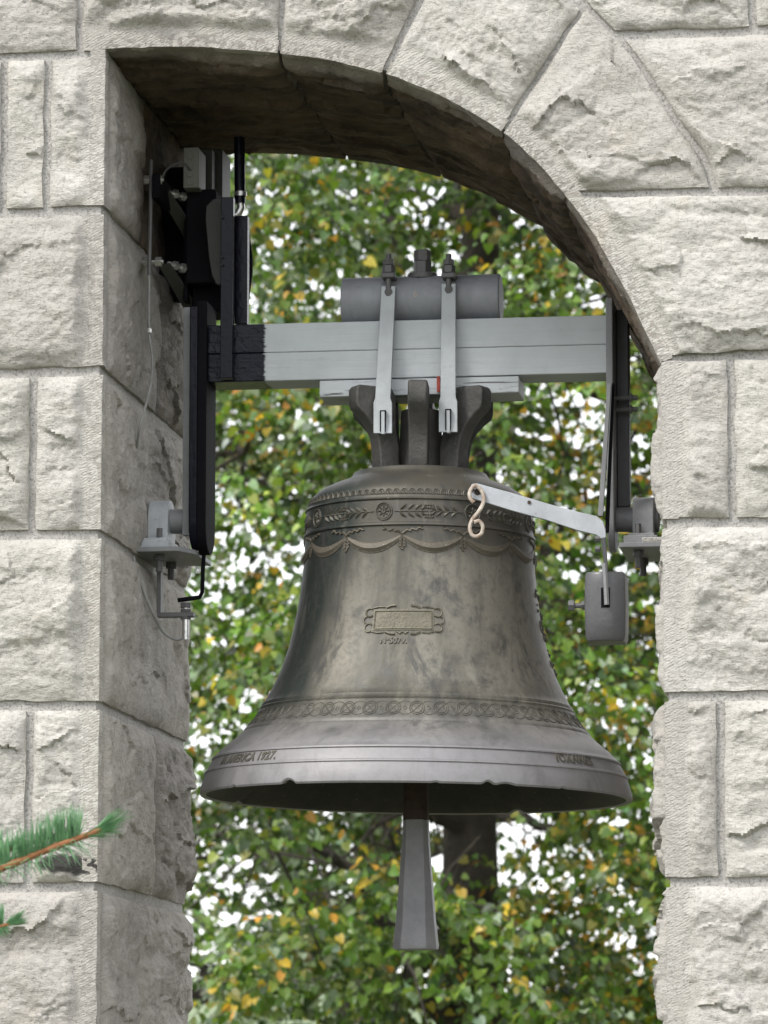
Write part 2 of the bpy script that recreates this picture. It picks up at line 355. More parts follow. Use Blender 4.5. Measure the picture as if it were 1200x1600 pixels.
def sstep(a, b, x): t = np.clip((x-a)/(b-a), 0, 1); return t*t*(3-2*t)
class StoneMesh:
    def __init__(s): s.V = []; s.F = []; s.A = {k: [] for k in ('tool', 'grime', 'soot', 'moss')}; s.n = 0
    def patch(s, base, normal, W, H, margins=(0, 0, 0, 0), amp=.03, seed=0, step=.0045, edge=.006, grime=0, soot=0, strata=0, back=.035, moss=None, soft=False):
        """base(u,v)->(N,3); margins: left,right,bottom,top in metres (0 = pitched edge)"""
        nu = max(3, int(W/step)); nv = max(3, int(H/step))
        u, v = np.meshgrid(np.linspace(0, 1, nu+1), np.linspace(0, 1, nv+1), indexing='ij')
        P = base(u, v); N = normal(u, v)
        X = u*W; Y = v*H; q = np.stack([X, Y, np.full_like(X, seed*3.17)], -1)
        wx = X+.03*fbm(q*14, 3)+.008*fbm(q*60+5, 2); wy = Y+.03*fbm(q*14+31, 3)+.008*fbm(q*60+9, 2)
        g = seed*13 % 389
        el = 1.5+strata
        h = .62+.62*fbm(q*3.6+3, 3)
        h += -.62*(scallop(wx/.24, wy/.17*el, g)-.35)
        h += .36*facet(wx/.21, wy/.15*el, g+9)
        h += .07*facet(wx/.07, wy/.045*el, g+5)-.13*(scallop(wx/.075+wy*4, wy/.045*el, g+40)-.3)
        h += .13*fbm(q*34, 3, .6)+.08*fbm(q*75, 2)+.04*fbm(q*140, 1)
        dist = []
        for k, (d, m) in enumerate(((X, margins[0]), (W-X, margins[1]), (Y, margins[2]), (H-Y, margins[3]))):
            jit = .012*fbm(q*np.array([18, 18, 1.])+k*7, 3)+.004*fbm(q*70+k, 2)
            if m: r = sstep(m+jit*.8, m+jit*.8+.03, d)
            else: r = 1-np.exp(-np.maximum(d-.0005, 0)/(.017+jit*.5))
            dist.append(r)
        if soft: dist = [d if m else .45+.55*d for d, m in zip(dist, margins)]
        env = dist[0]*dist[1]*dist[2]*dist[3]
        mg = np.zeros_like(env)
        for d, m in ((X, margins[0]), (W-X, margins[1]), (Y, margins[2]), (H-Y, margins[3])):
            if m: mg = np.maximum(mg, 1-sstep(m, m+.015, d))
        D = amp*env*np.maximum(h, -.15)
        # worn little nicks along arrises
        D = D + (.0012*fbm(q*90, 2))*(1-env)
        nick = sstep(.42, .6, fbm(q*26+50, 3))*(1-sstep(0, .022, np.minimum(np.minimum(X, W-X), np.minimum(Y, H-Y))))
        D = D-.008*nick*(1 if max(margins) == 0 else .6)
        P = P+N*D[..., None]
        wob = np.stack([fbm(P*13+3, 3), np.zeros(P.shape[:-1]), fbm(P*13+41, 3)], -1)*.0062*(1-np.abs(N))
        P = P+wob
        b = s.n; cnt = (nu+1)*(nv+1)
        s.V.append(P.reshape(-1, 3))
        idx = np.arange(cnt).reshape(nu+1, nv+1)+b
        s.F.append(np.stack([idx[:-1, :-1], idx[1:, :-1], idx[1:, 1:], idx[:-1, 1:]], -1).reshape(-1, 4))
        s.A['tool'].append(mg.ravel()); s.A['grime'].append(np.full(cnt, float(grime)))
        s.A['soot'].append(np.full(cnt, float(soot)) if not callable(soot) else soot(P).ravel())
        s.A['moss'].append(np.zeros(cnt) if moss is None else moss(P).ravel())
        s.n += cnt
        # flanks running back into the bed
        ring = np.concatenate([idx[:, 0], idx[-1, 1:], idx[-2::-1, -1], idx[0, -2:0:-1]])
        flat = P.reshape(-1, 3)[ring-b]; nn = N.reshape(-1, 3)[ring-b]
        bk = flat-nn*back; s.V.append(bk); k = len(ring); bi = np.arange(k)+s.n
        s.F.append(np.stack([ring, bi, np.roll(bi, -1), np.roll(ring, -1)], -1)); s.n += k
        for key in s.A: s.A[key].append(np.full(k, float(grime) if key == 'grime' else 0.0) if key != 'soot' else np.full(k, 0.0 if callable(soot) else float(soot)))
    def build(s, name, mat, parent, label=None):
        V = np.concatenate(s.V)-np.array(ORI[parent.name]); F = np.concatenate(s.F)
        me = bpy.data.meshes.new(name); me.vertices.add(len(V)); me.vertices.foreach_set('co', V.ravel())
        me.loops.add(F.size); me.loops.foreach_set('vertex_index', F.ravel().astype(np.int32))
        me.polygons.add(len(F)); me.polygons.foreach_set('loop_start', np.arange(0, F.size, 4, dtype=np.int32))
        me.update(calc_edges=True); me.validate()
        for k, a in s.A.items():
            at_ = me.attributes.new(k, 'FLOAT', 'POINT'); at_.data.foreach_set('value', np.concatenate(a).astype(np.float32))
        return link(name, me, mat, parent, 0, 55, label=label)

# ------------------------------------------------------------------ ground and far hill
g = MB(); n = 24
g.add([(x, y, 0) for x in (-900, 900) for y in (-900, 900)], [(0, 2, 3, 1)])
tag(g.build('ground', M['grass'], smooth=0), kind='structure')
g = MB(); nx, ny = 60, 10; vs = []
for i in range(nx+1):
    for j in range(ny+1):
        x = -420+i*14; t = j/ny; y = 330+t*260
        vs.append((x, y, -.5+(16+7*sin(x*.013+1)+4*sin(x*.041))*sin(pi*t)**1.2))
g.add(vs, [(i*(ny+1)+j, (i+1)*(ny+1)+j, (i+1)*(ny+1)+j+1, i*(ny+1)+j+1) for i in range(nx) for j in range(ny)])
tag(g.build('hill', M['hill']), kind='structure')

# ------------------------------------------------------------------ the stone arch
DEPTH = 1.10
arch = thing('bell_arch', 'pale rock-faced sandstone arch framing the hanging bell', 'stone arch', (0, 0, 0))
WXL, WXR = -1.25, 3.0
def jz(yl, yr): return (at(80, yl).z+at(1110, yr).z)/2
Z = {0: jz(84, 52), 1: jz(330, 300), 2: jz(577, 560), 3: jz(832, 820), 4: jz(1100, 1091), 5: jz(1386, 1377)}
CH = Z[4]-Z[5]
Z[-1] = Z[0]+.40; Z[-2] = Z[-1]+.40
k = 6
while Z[k-1] > CH*.6: Z[k] = Z[k-1]-CH; k += 1
NC = k-1; Z[NC] = 0.0
PZ = lambda z: z
XR = at(1036, 850).x             # right jamb plane
# intrados, through points measured on the arch
ip = [(163, 76), (240, 73), (330, 74), (435, 83), (520, 95), (600, 114), (690, 150), (785, 206), (835, 250), (881, 302), (925, 362), (965, 432), (1000, 497), (1031, 572)]
IW = [np.array([at(*p).x, at(*p).z]) for p in ip]; IW[0][0] = 0.0; IW[-1][0] = XR
def catmull(P, t):               # t in [0, len-1]
    i = int(min(max(math.floor(t), 0), len(P)-2)); f = t-i
    p0 = P[i-1] if i else 2*P[0]-P[1]; p1, p2 = P[i], P[i+1]; p3 = P[i+2] if i+2 < len(P) else 2*P[-1]-P[-2]
    return .5*((2*p1)+(p2-p0)*f+(2*p0-5*p1+4*p2-p3)*f*f+(3*p1-p0-3*p2+p3)*f**3)
def curve(P, t0, t1, n=40): return np.array([catmull(P, t0+(t1-t0)*k/n) for k in range(n+1)])
def resample(C, n=40):
    d = np.concatenate([[0], np.cumsum(np.linalg.norm(np.diff(C, axis=0), axis=1))]); t = np.linspace(0, d[-1], n+1)
    return np.stack([np.interp(t, d, C[:, 0]), np.interp(t, d, C[:, 1])], 1)
def lerpc(C, t): 
    n = len(C)-1; x = t*n; return np.stack([np.interp(x, np.arange(n+1), C[:, k]) for k in (0, 1)], -1)
def coons(bot, top, lef, rig):   # curves given as (n,2) arrays in x,z
    bot, top, lef, rig = [resample(np.array(c, float)) for c in (bot, top, lef, rig)]
    def base(u, v):
        u_, v_ = u[..., None], v[..., None]
        p = (1-v_)*lerpc(bot, u)+v_*lerpc(top, u)+(1-u_)*lerpc(lef, v)+u_*lerpc(rig, v)
        p -= (1-u_)*(1-v_)*bot[0]+u_*(1-v_)*bot[-1]+(1-u_)*v_*top[0]+u_*v_*top[-1]
        return np.stack([p[..., 0], np.zeros_like(u), p[..., 1]], -1)
    ln = lambda c: np.linalg.norm(np.diff(c, axis=0), axis=1).sum()
    return base, (ln(bot)+ln(top))/2, (ln(lef)+ln(rig))/2
def const(n): 
    n = np.array(n, float); return lambda u, v: np.broadcast_to(n, u.shape+(3,)).copy()
GX, GZ = .0095, .0115
FRONT = const((0, -1, 0))
seed = [3]
def nxt(): seed[0] += 1; return seed[0]
def in_view(x0, x1, z0, z1):
    a, b = at(0, 0), at(1200, 1600); return x1 > a.x-.03 and x0 < b.x+.03 and z1 > b.z-.03 and z0 < at(1200, 0).z+.06
def rect(sm, x0, x1, z0, z1, margins, amp, **kw):
    base, W, H = coons([(x0, z0), (x1, z0)], [(x0, z1), (x1, z1)], [(x0, z0), (x0, z1)], [(x1, z0), (x1, z1)])
    st = .0045 if in_view(x0, x1, z0, z1) else .03
    sm.patch(base, FRONT, W, H, margins, amp, nxt(), st, **kw)
    return st
def jamb(sm, xp, side, y0, y1, z0, z1, margins, amp, st, grime=1.0, strata=0, **kw):
    # side=+1: faces +x (left jamb); -1: faces -x
    def base(u, v):
        return np.stack([np.full_like(u, xp), y0+(y1-y0)*(u if side > 0 else 1-u), z0+(z1-z0)*v], -1)
    m = margins if side > 0 else (margins[1], margins[0], margins[2], margins[3])
    sm.patch(base, const((side, 0, 0)), abs(y1-y0), z1-z0, m, amp, nxt(), st, grime=grime, strata=strata, **kw)
moss_top = None
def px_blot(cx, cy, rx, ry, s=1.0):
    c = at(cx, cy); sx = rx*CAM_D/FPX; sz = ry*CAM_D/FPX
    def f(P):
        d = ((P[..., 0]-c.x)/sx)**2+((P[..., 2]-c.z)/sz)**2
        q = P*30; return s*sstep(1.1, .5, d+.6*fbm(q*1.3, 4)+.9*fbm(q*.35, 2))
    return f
def wall_rect(name, x0, x1, c0, c1, margins=(0,0,0,0), amp=.032, **kw):
    sm = StoneMesh(); rect(sm, x0, x1, Z[c1]+GZ, Z[c0]-GZ, margins, amp, **kw); return sm.build('stone', M['stone'], arch)

def px2x(x, c): # px column to world x at mid height of course c (course between joints c-1.. )
    zmid = (Z[c]+Z[c+1])/2
    lo = at(x, 0).z; ys = np.linspace(-400, 2600, 61); zs = [at(x, y).z for y in ys]
    y = np.interp(-zmid, -np.array(zs), ys); return at(x, y).x
# left pier. splits: list of joint px (centres) in each course, from outside in; corner amp; jamb split depth
LP = {0: ([-150, 6, 74], .036, .46), 1: ([-175], .034, .64), 2: ([-130, 51], .046, .52), 3: ([-165], .040, 1.2),
      4: ([-125, 45], .040, .65), 5: ([-170], .036, .46)}
for c in range(0, NC):
    sp, amp, jd = LP.get(c, ([-110] if c % 2 else [-180, 20], .036, .5))
    xs = [WXL]+[px2x(p, min(c, 5)) for p in sp]+[0.0]
    for i in range(len(xs)-1):
        last = i == len(xs)-2
        x0 = xs[i]+(GX if i else 0); x1 = xs[i+1]-(0 if last else GX)
        z0, z1 = Z[c+1]+GZ, Z[c]-GZ
        sm = StoneMesh()
        kw = {}
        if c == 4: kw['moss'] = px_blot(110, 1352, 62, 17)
        st = rect(sm, x0, x1, z0, z1, (0, .036 if last else 0, 0, 0), amp*random.uniform(.8, 1.1), **kw)
        if last:
            e = min(jd, DEPTH)
            soot = (lambda P: sstep(.26, .46, P[..., 1])*.9) if c == 0 else 0  # shade below the soffit painted onto the top jamb stone
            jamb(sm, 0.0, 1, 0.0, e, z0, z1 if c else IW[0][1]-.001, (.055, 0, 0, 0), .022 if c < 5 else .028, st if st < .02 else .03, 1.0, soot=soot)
        sm.build('stone', M['stone'], arch)
        if last and jd < DEPTH:
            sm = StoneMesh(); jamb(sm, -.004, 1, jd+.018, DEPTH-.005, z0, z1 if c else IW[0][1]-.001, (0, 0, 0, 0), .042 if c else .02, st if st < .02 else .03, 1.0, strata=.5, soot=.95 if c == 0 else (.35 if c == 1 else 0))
            sm.build('stone', M['stone'], arch)
# right pier
RP = {2: ([1143, 1385], .030, .03), 3: ([1345], .036, .026), 4: ([1126, 1375], .034, .045), 5: ([1360], .036, .045)}
for c in range(2, NC):
    sp, amp, ja = RP.get(c, ([1360] if c % 2 else [1130, 1370], .036, .04))
    xs = [XR]+[px2x(p, min(c, 5)) for p in sp]+[WXR]
    for i in range(len(xs)-1):
        x0 = xs[i]+(GX if i else 0); x1 = xs[i+1]-(GX if i < len(xs)-2 else 0); z0, z1 = Z[c+1]+GZ, Z[c]-GZ
        sm = StoneMesh(); st = rect(sm, x0, x1, z0, z1, (.045 if i == 0 else 0, 0, 0, 0), amp)
        if i == 0: jamb(sm, XR, -1, 0, .62, z0, z1, (.012, 0, 0, 0), ja, st if st < .02 else .03, .25)
        sm.build('stone', M['stone'], arch)
        if i == 0:
            sm = StoneMesh(); jamb(sm, XR, -1, .64, DEPTH-.005, z0, z1, (0, 0, 0, 0), .03, .012 if st < .02 else .03, 1.0)
            sm.build('stone', M['stone'], arch)
# extrados of the third voussoir and the stones right of it
def W2(p): q = at(*p); return np.array([q.x, q.z])
ext = [W2(p) for p in ((880, -60), (912, 4), (972, 62), (1015, 122), (1055, 185), (1095, 240), (1119, 296))]
EXT = curve(ext, 0, 6, 60)
def ext_x(z): return float(np.interp(-z, -EXT[:, 1], EXT[:, 0]))
def soffit(sm, t0, t1, y0, y1, amp, st, soot=1.0, margins=None):
    C = resample(curve(IW, t0, t1, 60), 60)
    T = np.gradient(C, axis=0); T /= np.linalg.norm(T, axis=1)[:, None]
    def base(u, v):
        p = lerpc(C, u); return np.stack([p[..., 0], y0+(y1-y0)*v, p[..., 1]], -1)
    def normal(u, v):
        t = lerpc(T, u); return np.stack([t[..., 1], np.zeros_like(u), -t[..., 0]], -1)
    W = np.linalg.norm(np.diff(C, axis=0), axis=1).sum()
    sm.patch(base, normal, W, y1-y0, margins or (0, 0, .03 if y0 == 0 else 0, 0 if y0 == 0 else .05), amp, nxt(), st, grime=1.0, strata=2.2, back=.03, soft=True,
             soot=(lambda P: .25+.7*sstep(.0, .10, P[..., 1]) if y0 == 0 else np.full(P.shape[:-1], .97)))  # underside shade put into the colour, weaker at the front edge
def vouss(t0, t1, bot, top, lef, rig, margins, amp=.04, sof=True):
    sm = StoneMesh(); base, W, H = coons(bot, top, lef, rig)
    sm.patch(base, FRONT, W, H, margins, amp, nxt(), .0048)
    if sof: soffit(sm, t0-(.03 if t0 else 0), t1+.03, 0.0, .515, .042, .008)
    sm.build('stone', M['stone'], arch)
    if sof:
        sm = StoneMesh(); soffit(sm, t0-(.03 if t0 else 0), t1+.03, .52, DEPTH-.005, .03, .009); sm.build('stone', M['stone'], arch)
TOPZ = Z[-1]-.01
e = .006
def seg(a, b, n=2): return [tuple(np.array(a)+(np.array(b)-np.array(a))*k/(n-1)) for k in range(n)]
# first voussoir (left end squares with the pier)
lx = at(130, 40).x
def up(p, q, z):                 # extend the line p->q to height z
    p, q = np.array(p), np.array(q); return tuple(p+(q-p)*((z-p[1])/(q[1]-p[1])))
j1a, j1b = W2((437, 82)), W2((446, -30)); j2a, j2b = W2((602, 115)), W2((662, -12)); j3a, j3b = W2((786, 207)), W2((908, 12))
def off(p, d): return (p[0]+d, p[1])
zb0 = Z[0]+GZ*.6
c0 = [(lx, zb0-.0)]+[(0.0, IW[0][1])]+[tuple(p) for p in curve(IW, 0, 3-.05, 30)][1:]
vouss(0.0, 2.95, c0, [(lx, TOPZ), off(up(j1a, j1b, TOPZ), -e)], [c0[0], (lx, TOPZ)], [c0[-1], off(up(j1a, j1b, TOPZ), -e)], (0, 0, .042, 0), .045)
c1 = [tuple(p) for p in curve(IW, 3.06, 4.93, 30)]
t2 = off(up(j2a, j2b, TOPZ), -.008)
vouss(3.06, 4.93, c1, [off(up(j1a, j1b, TOPZ), e), t2], [c1[0], off(up(j1a, j1b, TOPZ), e)], [c1[-1], t2], (0, 0, .05, 0), .04)
c2 = [tuple(p) for p in curve(IW, 5.07, 6.95, 30)]
ta = off(up(j2a, j2b, TOPZ), .010); d3 = np.array([-.006, -.003]); tb = tuple(np.array(j3b)+d3)
EU = [tb, (ext[0][0]-.012, ext[0][1]), (ext[0][0]-.16, TOPZ), ta]
vouss(5.07, 6.95, c2, [ta, (ext[0][0]-.16, TOPZ), (ext[0][0]-.05, ext[0][1]+.04), tb], [c2[0], ta], [c2[-1], tb], (0, 0, .05, 0), .04)
c3 = [tuple(p) for p in curve(IW, 7.06, 8.98, 30)]
ezz = Z[1]+GZ
rt = [tuple(p) for p in EXT if ezz <= p[1] <= W2((906, 6))[1]][::-1]
rt = [(x-.010, z) for x, z in rt]
c3[-1] = (float(np.interp(-ezz, [-p[1] for p in IW], [p[0] for p in IW])), ezz)
l3 = [tuple(np.array(c3[0])), tuple(np.array(j3b)+np.array([.010, 0]))]
rt[-1] = (l3[1][0]+.006, l3[1][1]+.004)
# corners: bottom-left = intrados start, bottom-right = foot at bed joint, top = crest
vouss(7.06, 8.98, [c3[-1], (rt[0][0], ezz)], l3, c3[::-1], [(rt[0][0], ezz)]+rt[1:-1]+[l3[1]], (.045, 0, 0, 0), .034)
# below it, the springer with its curved edge
z0, z1 = Z[2]+GZ, Z[1]-GZ
lc = [tuple(p) for p in curve(IW, 9.02, 12.93, 40)][::-1]
xa = float(np.interp(-z1, [-p[1] for p in IW], [p[0] for p in IW])); xb = float(np.interp(-z0, [-p[1] for p in IW], [p[0] for p in IW]))
lc[0] = (xb, z0); lc[-1] = (xa, z1); xe = px2x(1335, 1)
sm = StoneMesh(); base, W, H = coons([lc[0], (xe, z0)], [lc[-1], (xe, z1)], lc, [(xe, z0), (xe, z1)])
sm.patch(base, FRONT, W, H, (.045, 0, 0, 0), .034, nxt(), .0048)
soffit(sm, 9.0, 12.95, 0, .515, .02, .008); sm.build('stone', M['stone'], arch)
sm = StoneMesh(); soffit(sm, 9.0, 12.95, .52, DEPTH-.005, .02, .009); sm.build('stone', M['stone'], arch)
wall_rect('stone', xe+2*GX, WXR, 1, 2)
def ext_stone(c0, c1, x1):
    z0, z1 = Z[c1]+GZ, Z[c0]-GZ
    zs = np.linspace(z0, z1, 20); lc = [(ext_x(z)+.008, z) for z in zs]
    sm = StoneMesh(); base, W, H = coons([lc[0], (x1, z0)], [lc[-1], (x1, z1)], lc, [(x1, z0), (x1, z1)])
    sm.patch(base, FRONT, W, H, (0, 0, 0, 0), .034, nxt(), .0048); sm.build('stone', M['stone'], arch)
xe1 = px2x(1350, 0); ext_stone(0, 1, xe1-GX); wall_rect('stone', xe1+GX, WXR, 0, 1)
ext.insert(0, np.array([ext[0][0]-.19, TOPZ+.01])); EXT = curve(ext, 0, 7, 70)
xe0 = at(1176, 20).x; ext_stone(-1, 0, xe0-GX); wall_rect('stone', xe0+GX, at(1430, 20).x, -1, 0); wall_rect('stone', at(1430, 20).x+2*GX, WXR, -1, 0)
xl0 = lx-2*GX+.002; wall_rect('stone', at(-190, 20).x, xl0, -1, 0); wall_rect('stone', WXL, at(-190, 20).x-2*GX, -1, 0)
# top course (out of the picture)
x = WXL
while x < WXR-.2:
    w = min(random.uniform(.5, .8), WXR-x); wall_rect('stone', x, x+w-.016, -2, -1); x += w
wall_rect('stone', x, WXR, -2, -1) if x < WXR-.05 else None
# mortar and core of the wall
rec = .0085
icx = curve(IW, 0, 13, 90); Tn = np.gradient(icx, axis=0); Tn /= np.linalg.norm(Tn, axis=1)[:, None]
ofs = np.stack([-Tn[:, 1], Tn[:, 0]], 1)
pth = icx+ofs*rec; pth[0] = (-rec, IW[0][1]+rec); pth[-1] = (XR+rec, pth[-1][1])
poly = [(WXL+.01, -.2), (-rec, -.2)]+[tuple(p) for p in pth]+[(XR+rec, -.2), (WXR-.01, -.2), (WXR-.01, Z[-2]), (WXL+.01, Z[-2])]
bm = bmesh.new()
fv = [bm.verts.new((x, rec, z)) for x, z in poly]; f = bm.faces.new(fv)
r = bmesh.ops.extrude_face_region(bm, geom=[f]); bmesh.ops.translate(bm, verts=[v for v in r['geom'] if isinstance(v, bmesh.types.BMVert)], vec=(0, DEPTH-2*rec, 0))
bmesh.ops.recalc_face_normals(bm, faces=bm.faces); bmesh.ops.triangulate(bm, faces=[f for f in bm.faces if len(f.verts) > 4])
me = bpy.data.meshes.new('mortar'); bm.to_mesh(me); bm.free(); link('mortar', me, M['mortar'], arch, smooth=0)
cp = MB(); cp.box((WXL-.05, -.06, Z[-2]+.004), (WXR+.05, DEPTH+.06, Z[-2]+.14)); cp.build('coping', M['mortar'], arch, .01)

# ------------------------------------------------------------------ the bell
YB = .55
SB = (at(651, 1248, YB)-at(650, 1248, YB)).length*cos(R(7.45))
BETA = math.atan2(CAM.x-at(650, 1248, YB).x, YB+CAM_D)
zm = at(650, 1248, YB).z
def zl(y): return at(652, y, YB).z-zm
prof = [(741, 40), (741, 99), (742.5, 105), (747, 108), (751, 111), (755, 119), (761, 136), (768, 151), (775, 162), (782, 169.5), (788, 173.8),
        (800, 177), (802, 178.5), (804, 181), (806, 178.5), (809, 179), (836, 179.3), (839, 179.8), (841, 182.5), (844, 183), (846, 180.2), (850, 180.3),
        (870, 181), (890, 182.3), (915, 184.6), (940, 188), (965, 192), (990, 197), (1015, 203), (1040, 211), (1060, 218.5), (1080, 228), (1096, 236.5), (1103, 241),
        (1105, 243.5), (1108, 244.5), (1110, 244.5), (1112, 247.5), (1115, 247), (1128, 255), (1142, 266), (1145, 270), (1148, 271.5), (1150, 272), (1153, 276), (1156, 278.5), (1166, 290), (1176, 302), (1184, 310),
        (1190, 315), (1191, 317.5), (1193.5, 318.5), (1195, 317), (1204, 322.5), (1212, 326.5), (1213, 328.5), (1215.5, 329.3), (1217, 328), (1228, 332), (1238, 335), (1246, 336), (1249, 334.5),
        (1247.5, 326), (1240, 314), (1225, 297), (1200, 276), (1160, 246), (1100, 213), (1020, 184), (940, 168), (850, 160), (790, 150), (768, 120), (760, 40), (760, .5)]
PR = [(r*SB*(1+.006*sstep(1120, 1200, y) if r > 240 else 1), zl(y)) for y, r in prof]
outer = [(z, r) for r, z in PR[:PR.index(next(p for p in PR if abs(p[0]-334.5*SB*1.006) < 1e-6))+1]]
oz = np.array([p[0] for p in outer])[::-1]; orr = np.array([p[1] for p in outer])[::-1]
def rad(z): return float(np.interp(z, oz, orr))
def S(a, z, h=0.0):              # point on the bell's skin at angle a (0 = towards the camera), height z, lifted by h
    r = rad(z)+h; return Vector((sin(a)*r, -cos(a)*r, z))
bell = thing('bell', 'large dark bronze bell with garland reliefs hanging under the painted headstock', 'bell', at(650, 1248, YB), rot=(0, R(.85), BETA))
NS = 480; vs = []; 
nb = MB()
chips = [(-34.5, 2.3, .010), (-55, 1.0, .004), (18.5, 1.5, .007), (23.5, 2.6, .004), (41, 1.2, .003), (-80, 2, .004), (5, 1, .002), (150, 2.5, .008), (-120, 2, .006)]
for (r, z), (py, pr) in zip(PR, prof):
    for k in range(NS):
        a = 2*pi*k/NS; zz, rr = z, r
        if 1228 < py < 1250 and pr > 310:
            for ca, cw, cd in chips:
                da = (math.degrees(a)-ca+180) % 360-180
                if abs(da) < cw: zz += cd*(1-(da/cw)**2)*(1 if py > 1240 else .35)
        vs.append((sin(a)*rr, -cos(a)*rr, zz))
fs = [(i*NS+k, i*NS+(k+1) % NS, (i+1)*NS+(k+1) % NS, (i+1)*NS+k) for i in range(len(PR)-1) for k in range(NS)]
fs.append(tuple(range(NS)))
nb.add(vs, fs); body = nb.build('bell_body', M['bronze'], bell, smooth=28)
M['inside'] = dark_bronze('sooty bronze inside', (.010, .010, .009), (.03, .028, .022), .7, .1)  # shade inside the bell put into the colour as near black
body.data.materials.append(M['inside'])
rim_i = next(i for i, p in enumerate(prof) if p[0] == 1247.5)
mi = [1 if (k//NS) >= rim_i else 0 for k in range(len(body.data.polygons))]; body.data.polygons.foreach_set('material_index', mi)
def arc(ca, z, ra, t0=0, t1=2*pi, n=14, h=.0008, rz=None):     # a loop on the skin
    rz = rz or ra
    return [S(ca+ra*cos(t0+(t1-t0)*k/n)/rad(z), z+rz*sin(t0+(t1-t0)*k/n), h) for k in range(n+1)]
def relief_leaf(mb, a, z, ang, L, Wd, h=.004, bow=0.0):
    r = rad(z); pts = []
    def q(s, t, hh): 
        s_, t_ = s*cos(ang)-t*sin(ang), s*sin(ang)+t*cos(ang); return S(a+s_/r, z+t_, hh)
    n = 6; top = []; bo = []; mid = []
    for k in range(n+1):
        s = k/n; w = Wd*sin(pi*min(1, s*1.05+.02))**.8*.5; b = bow*sin(pi*s)
        mid.append(q(s*L, b, h*(sin(pi*s)*.8+.2))); top.append(q(s*L, b+w, -.0005)); bo.append(q(s*L, b-w, -.0005))
    base = top+mid+bo; m = n+1
    mb.add(base, [(k, k+1, m+k+1, m+k) for k in range(n)]+[(m+k, m+k+1, 2*m+k+1, 2*m+k) for k in range(n)])
def repeat(o, n, step):
    for k in range(1, n):
        c = o.copy(); c.rotation_euler = (0, 0, step*k); sc.collection.objects.link(c); c.parent = o.parent
# trefoil frieze, 90 small arches
tb_ = MB(); zt = zl(794); tb_.tube(arc(0, zt-.001, .0075, -.35, pi+.35, 10, .0005, .0095), .0016, 5)
for da, dz in ((-.0028, -.002), (.0028, -.002), (0, .003)): tb_.tube(arc(da/rad(zt), zt+dz, .0021, 0, 2*pi, 6), .0009, 4)
repeat(tb_.build('trefoil', M['relief'], bell), 90, 2*pi/90)
# laurel frieze: rosettes and sprays
A0 = R(-18); zr = zl(823)
rs = MB(); rs.tube(arc(A0, zr, .0195, n=24, rz=.0205), .0022, 6); rs.tube(arc(A0, zr, .0155, n=20), .0011, 5); rs.tube(arc(A0, zr, .0035, n=8), .0022, 5)
for k in range(8): relief_leaf(rs, A0+.004*cos(k*pi/4)/rad(zr), zr+.004*sin(k*pi/4), k*pi/4, .0115, .0065, .003)
repeat(rs.build('rosette', M['relief'], bell), 8, pi/4)
sp = MB(); rr_ = rad(zr)
for sgn, a0 in ((1, A0+.026/rr_), (-1, A0+R(45)-.026/rr_)):
    sp.tube([S(a0+sgn*t*.078/rr_, zr, .001) for t in np.linspace(0, 1, 9)], .0015, 5)
    for t in (.012, .030, .047, .062):
        for ud in (1, -1):
            ang = ud*.72 if sgn > 0 else pi-ud*.72
            relief_leaf(sp, a0+sgn*t/rr_, zr, ang, .023 if t < .06 else .018, .0095, .0048, .002*ud)
mc = A0+R(22.5)
for dx in (-.009, -.003, .003, .009):
    for dz in (-.014, -.008, .008, .014): sp.tube(arc(mc+dx/rr_, zr+dz, .0018, n=6), .0018, 4)
repeat(sp.build('laurel_spray', M['relief'], bell), 8, pi/4)
# swags of fruit with ribbons
G0 = R(-8.3); zg = zl(862); gs = R(30); zN = zl(858)
sw = MB(); pts = []; rads = []
for k in range(25):
    t = k/24; a = G0+gs*t; z = zN-.004-.028*(1-(2*t-1)**2); q_ = .0028+.0125*sin(pi*t)**.7; pts.append(S(a, z, -q_*.55)); rads.append(q_+.0009*(k % 2))
sw.tube(pts, .01, 8, rads)
sw.tube([S(G0+gs*k/12, zN-.002-.041*(1-(k/6-1)**2)**.8 if 0 < k < 12 else zN, .0008) for k in range(13)], .0016, 5)
repeat(sw.build('garland', M['garland'], bell), 12, gs)
bw = MB()
for sgn in (-1, 1):
    P = [S(G0+sgn*x/rad(zN), zN+zz, .002) for x, zz in ((0, 0), (.010, .009), (.018, .006), (.022, .012), (.032, .008), (.038, .014), (.048, .011))]
    bw.tube(P, .0022, 5); relief_leaf(bw, G0+sgn*.004/rad(zN), zN, (.9 if sgn > 0 else pi-.9), .016, .008)
    relief_leaf(bw, G0+sgn*.036/rad(zN), zN+.012, (.5 if sgn > 0 else pi-.5), .013, .007)
for dz in (-.012, -.020, -.027, -.034):
    for dx in (-.0045, .0045) if dz > -.03 else (0,): bw.tube(arc(G0+dx/rad(zN), zN+dz, .0024, n=6), .0028, 5)
repeat(bw.build('ribbon_knot', M['garland'], bell), 12, gs)
# interlaced rings above the sound bow
zi = zl(1130); ri = MB(); st8 = 2*pi/45
hr = .0165
for rr2, tb2 in ((.0170, .0011), (.0125, .0010)):
    ri.tube([S(rr2*cos(t)/rad(zi), zi+hr/.0165*rr2*sin(t)*.95, .0006) for t in np.linspace(0, 2*pi, 20)], tb2, 5)
for sgn in (-1, 1): ri.tube([S(t*st8, zi+sgn*.0165*sin(t*pi), .0003) for t in np.linspace(0, 1, 12)], .0010, 4)
ri.tube([S(st8/2+.004*cos(t)/rad(zi), zi+.004*sin(t), .0003) for t in np.linspace(0, 2*pi, 8)], .0010, 4)
repeat(ri.build('interlaced_ring', M['relief'], bell), 45, st8)
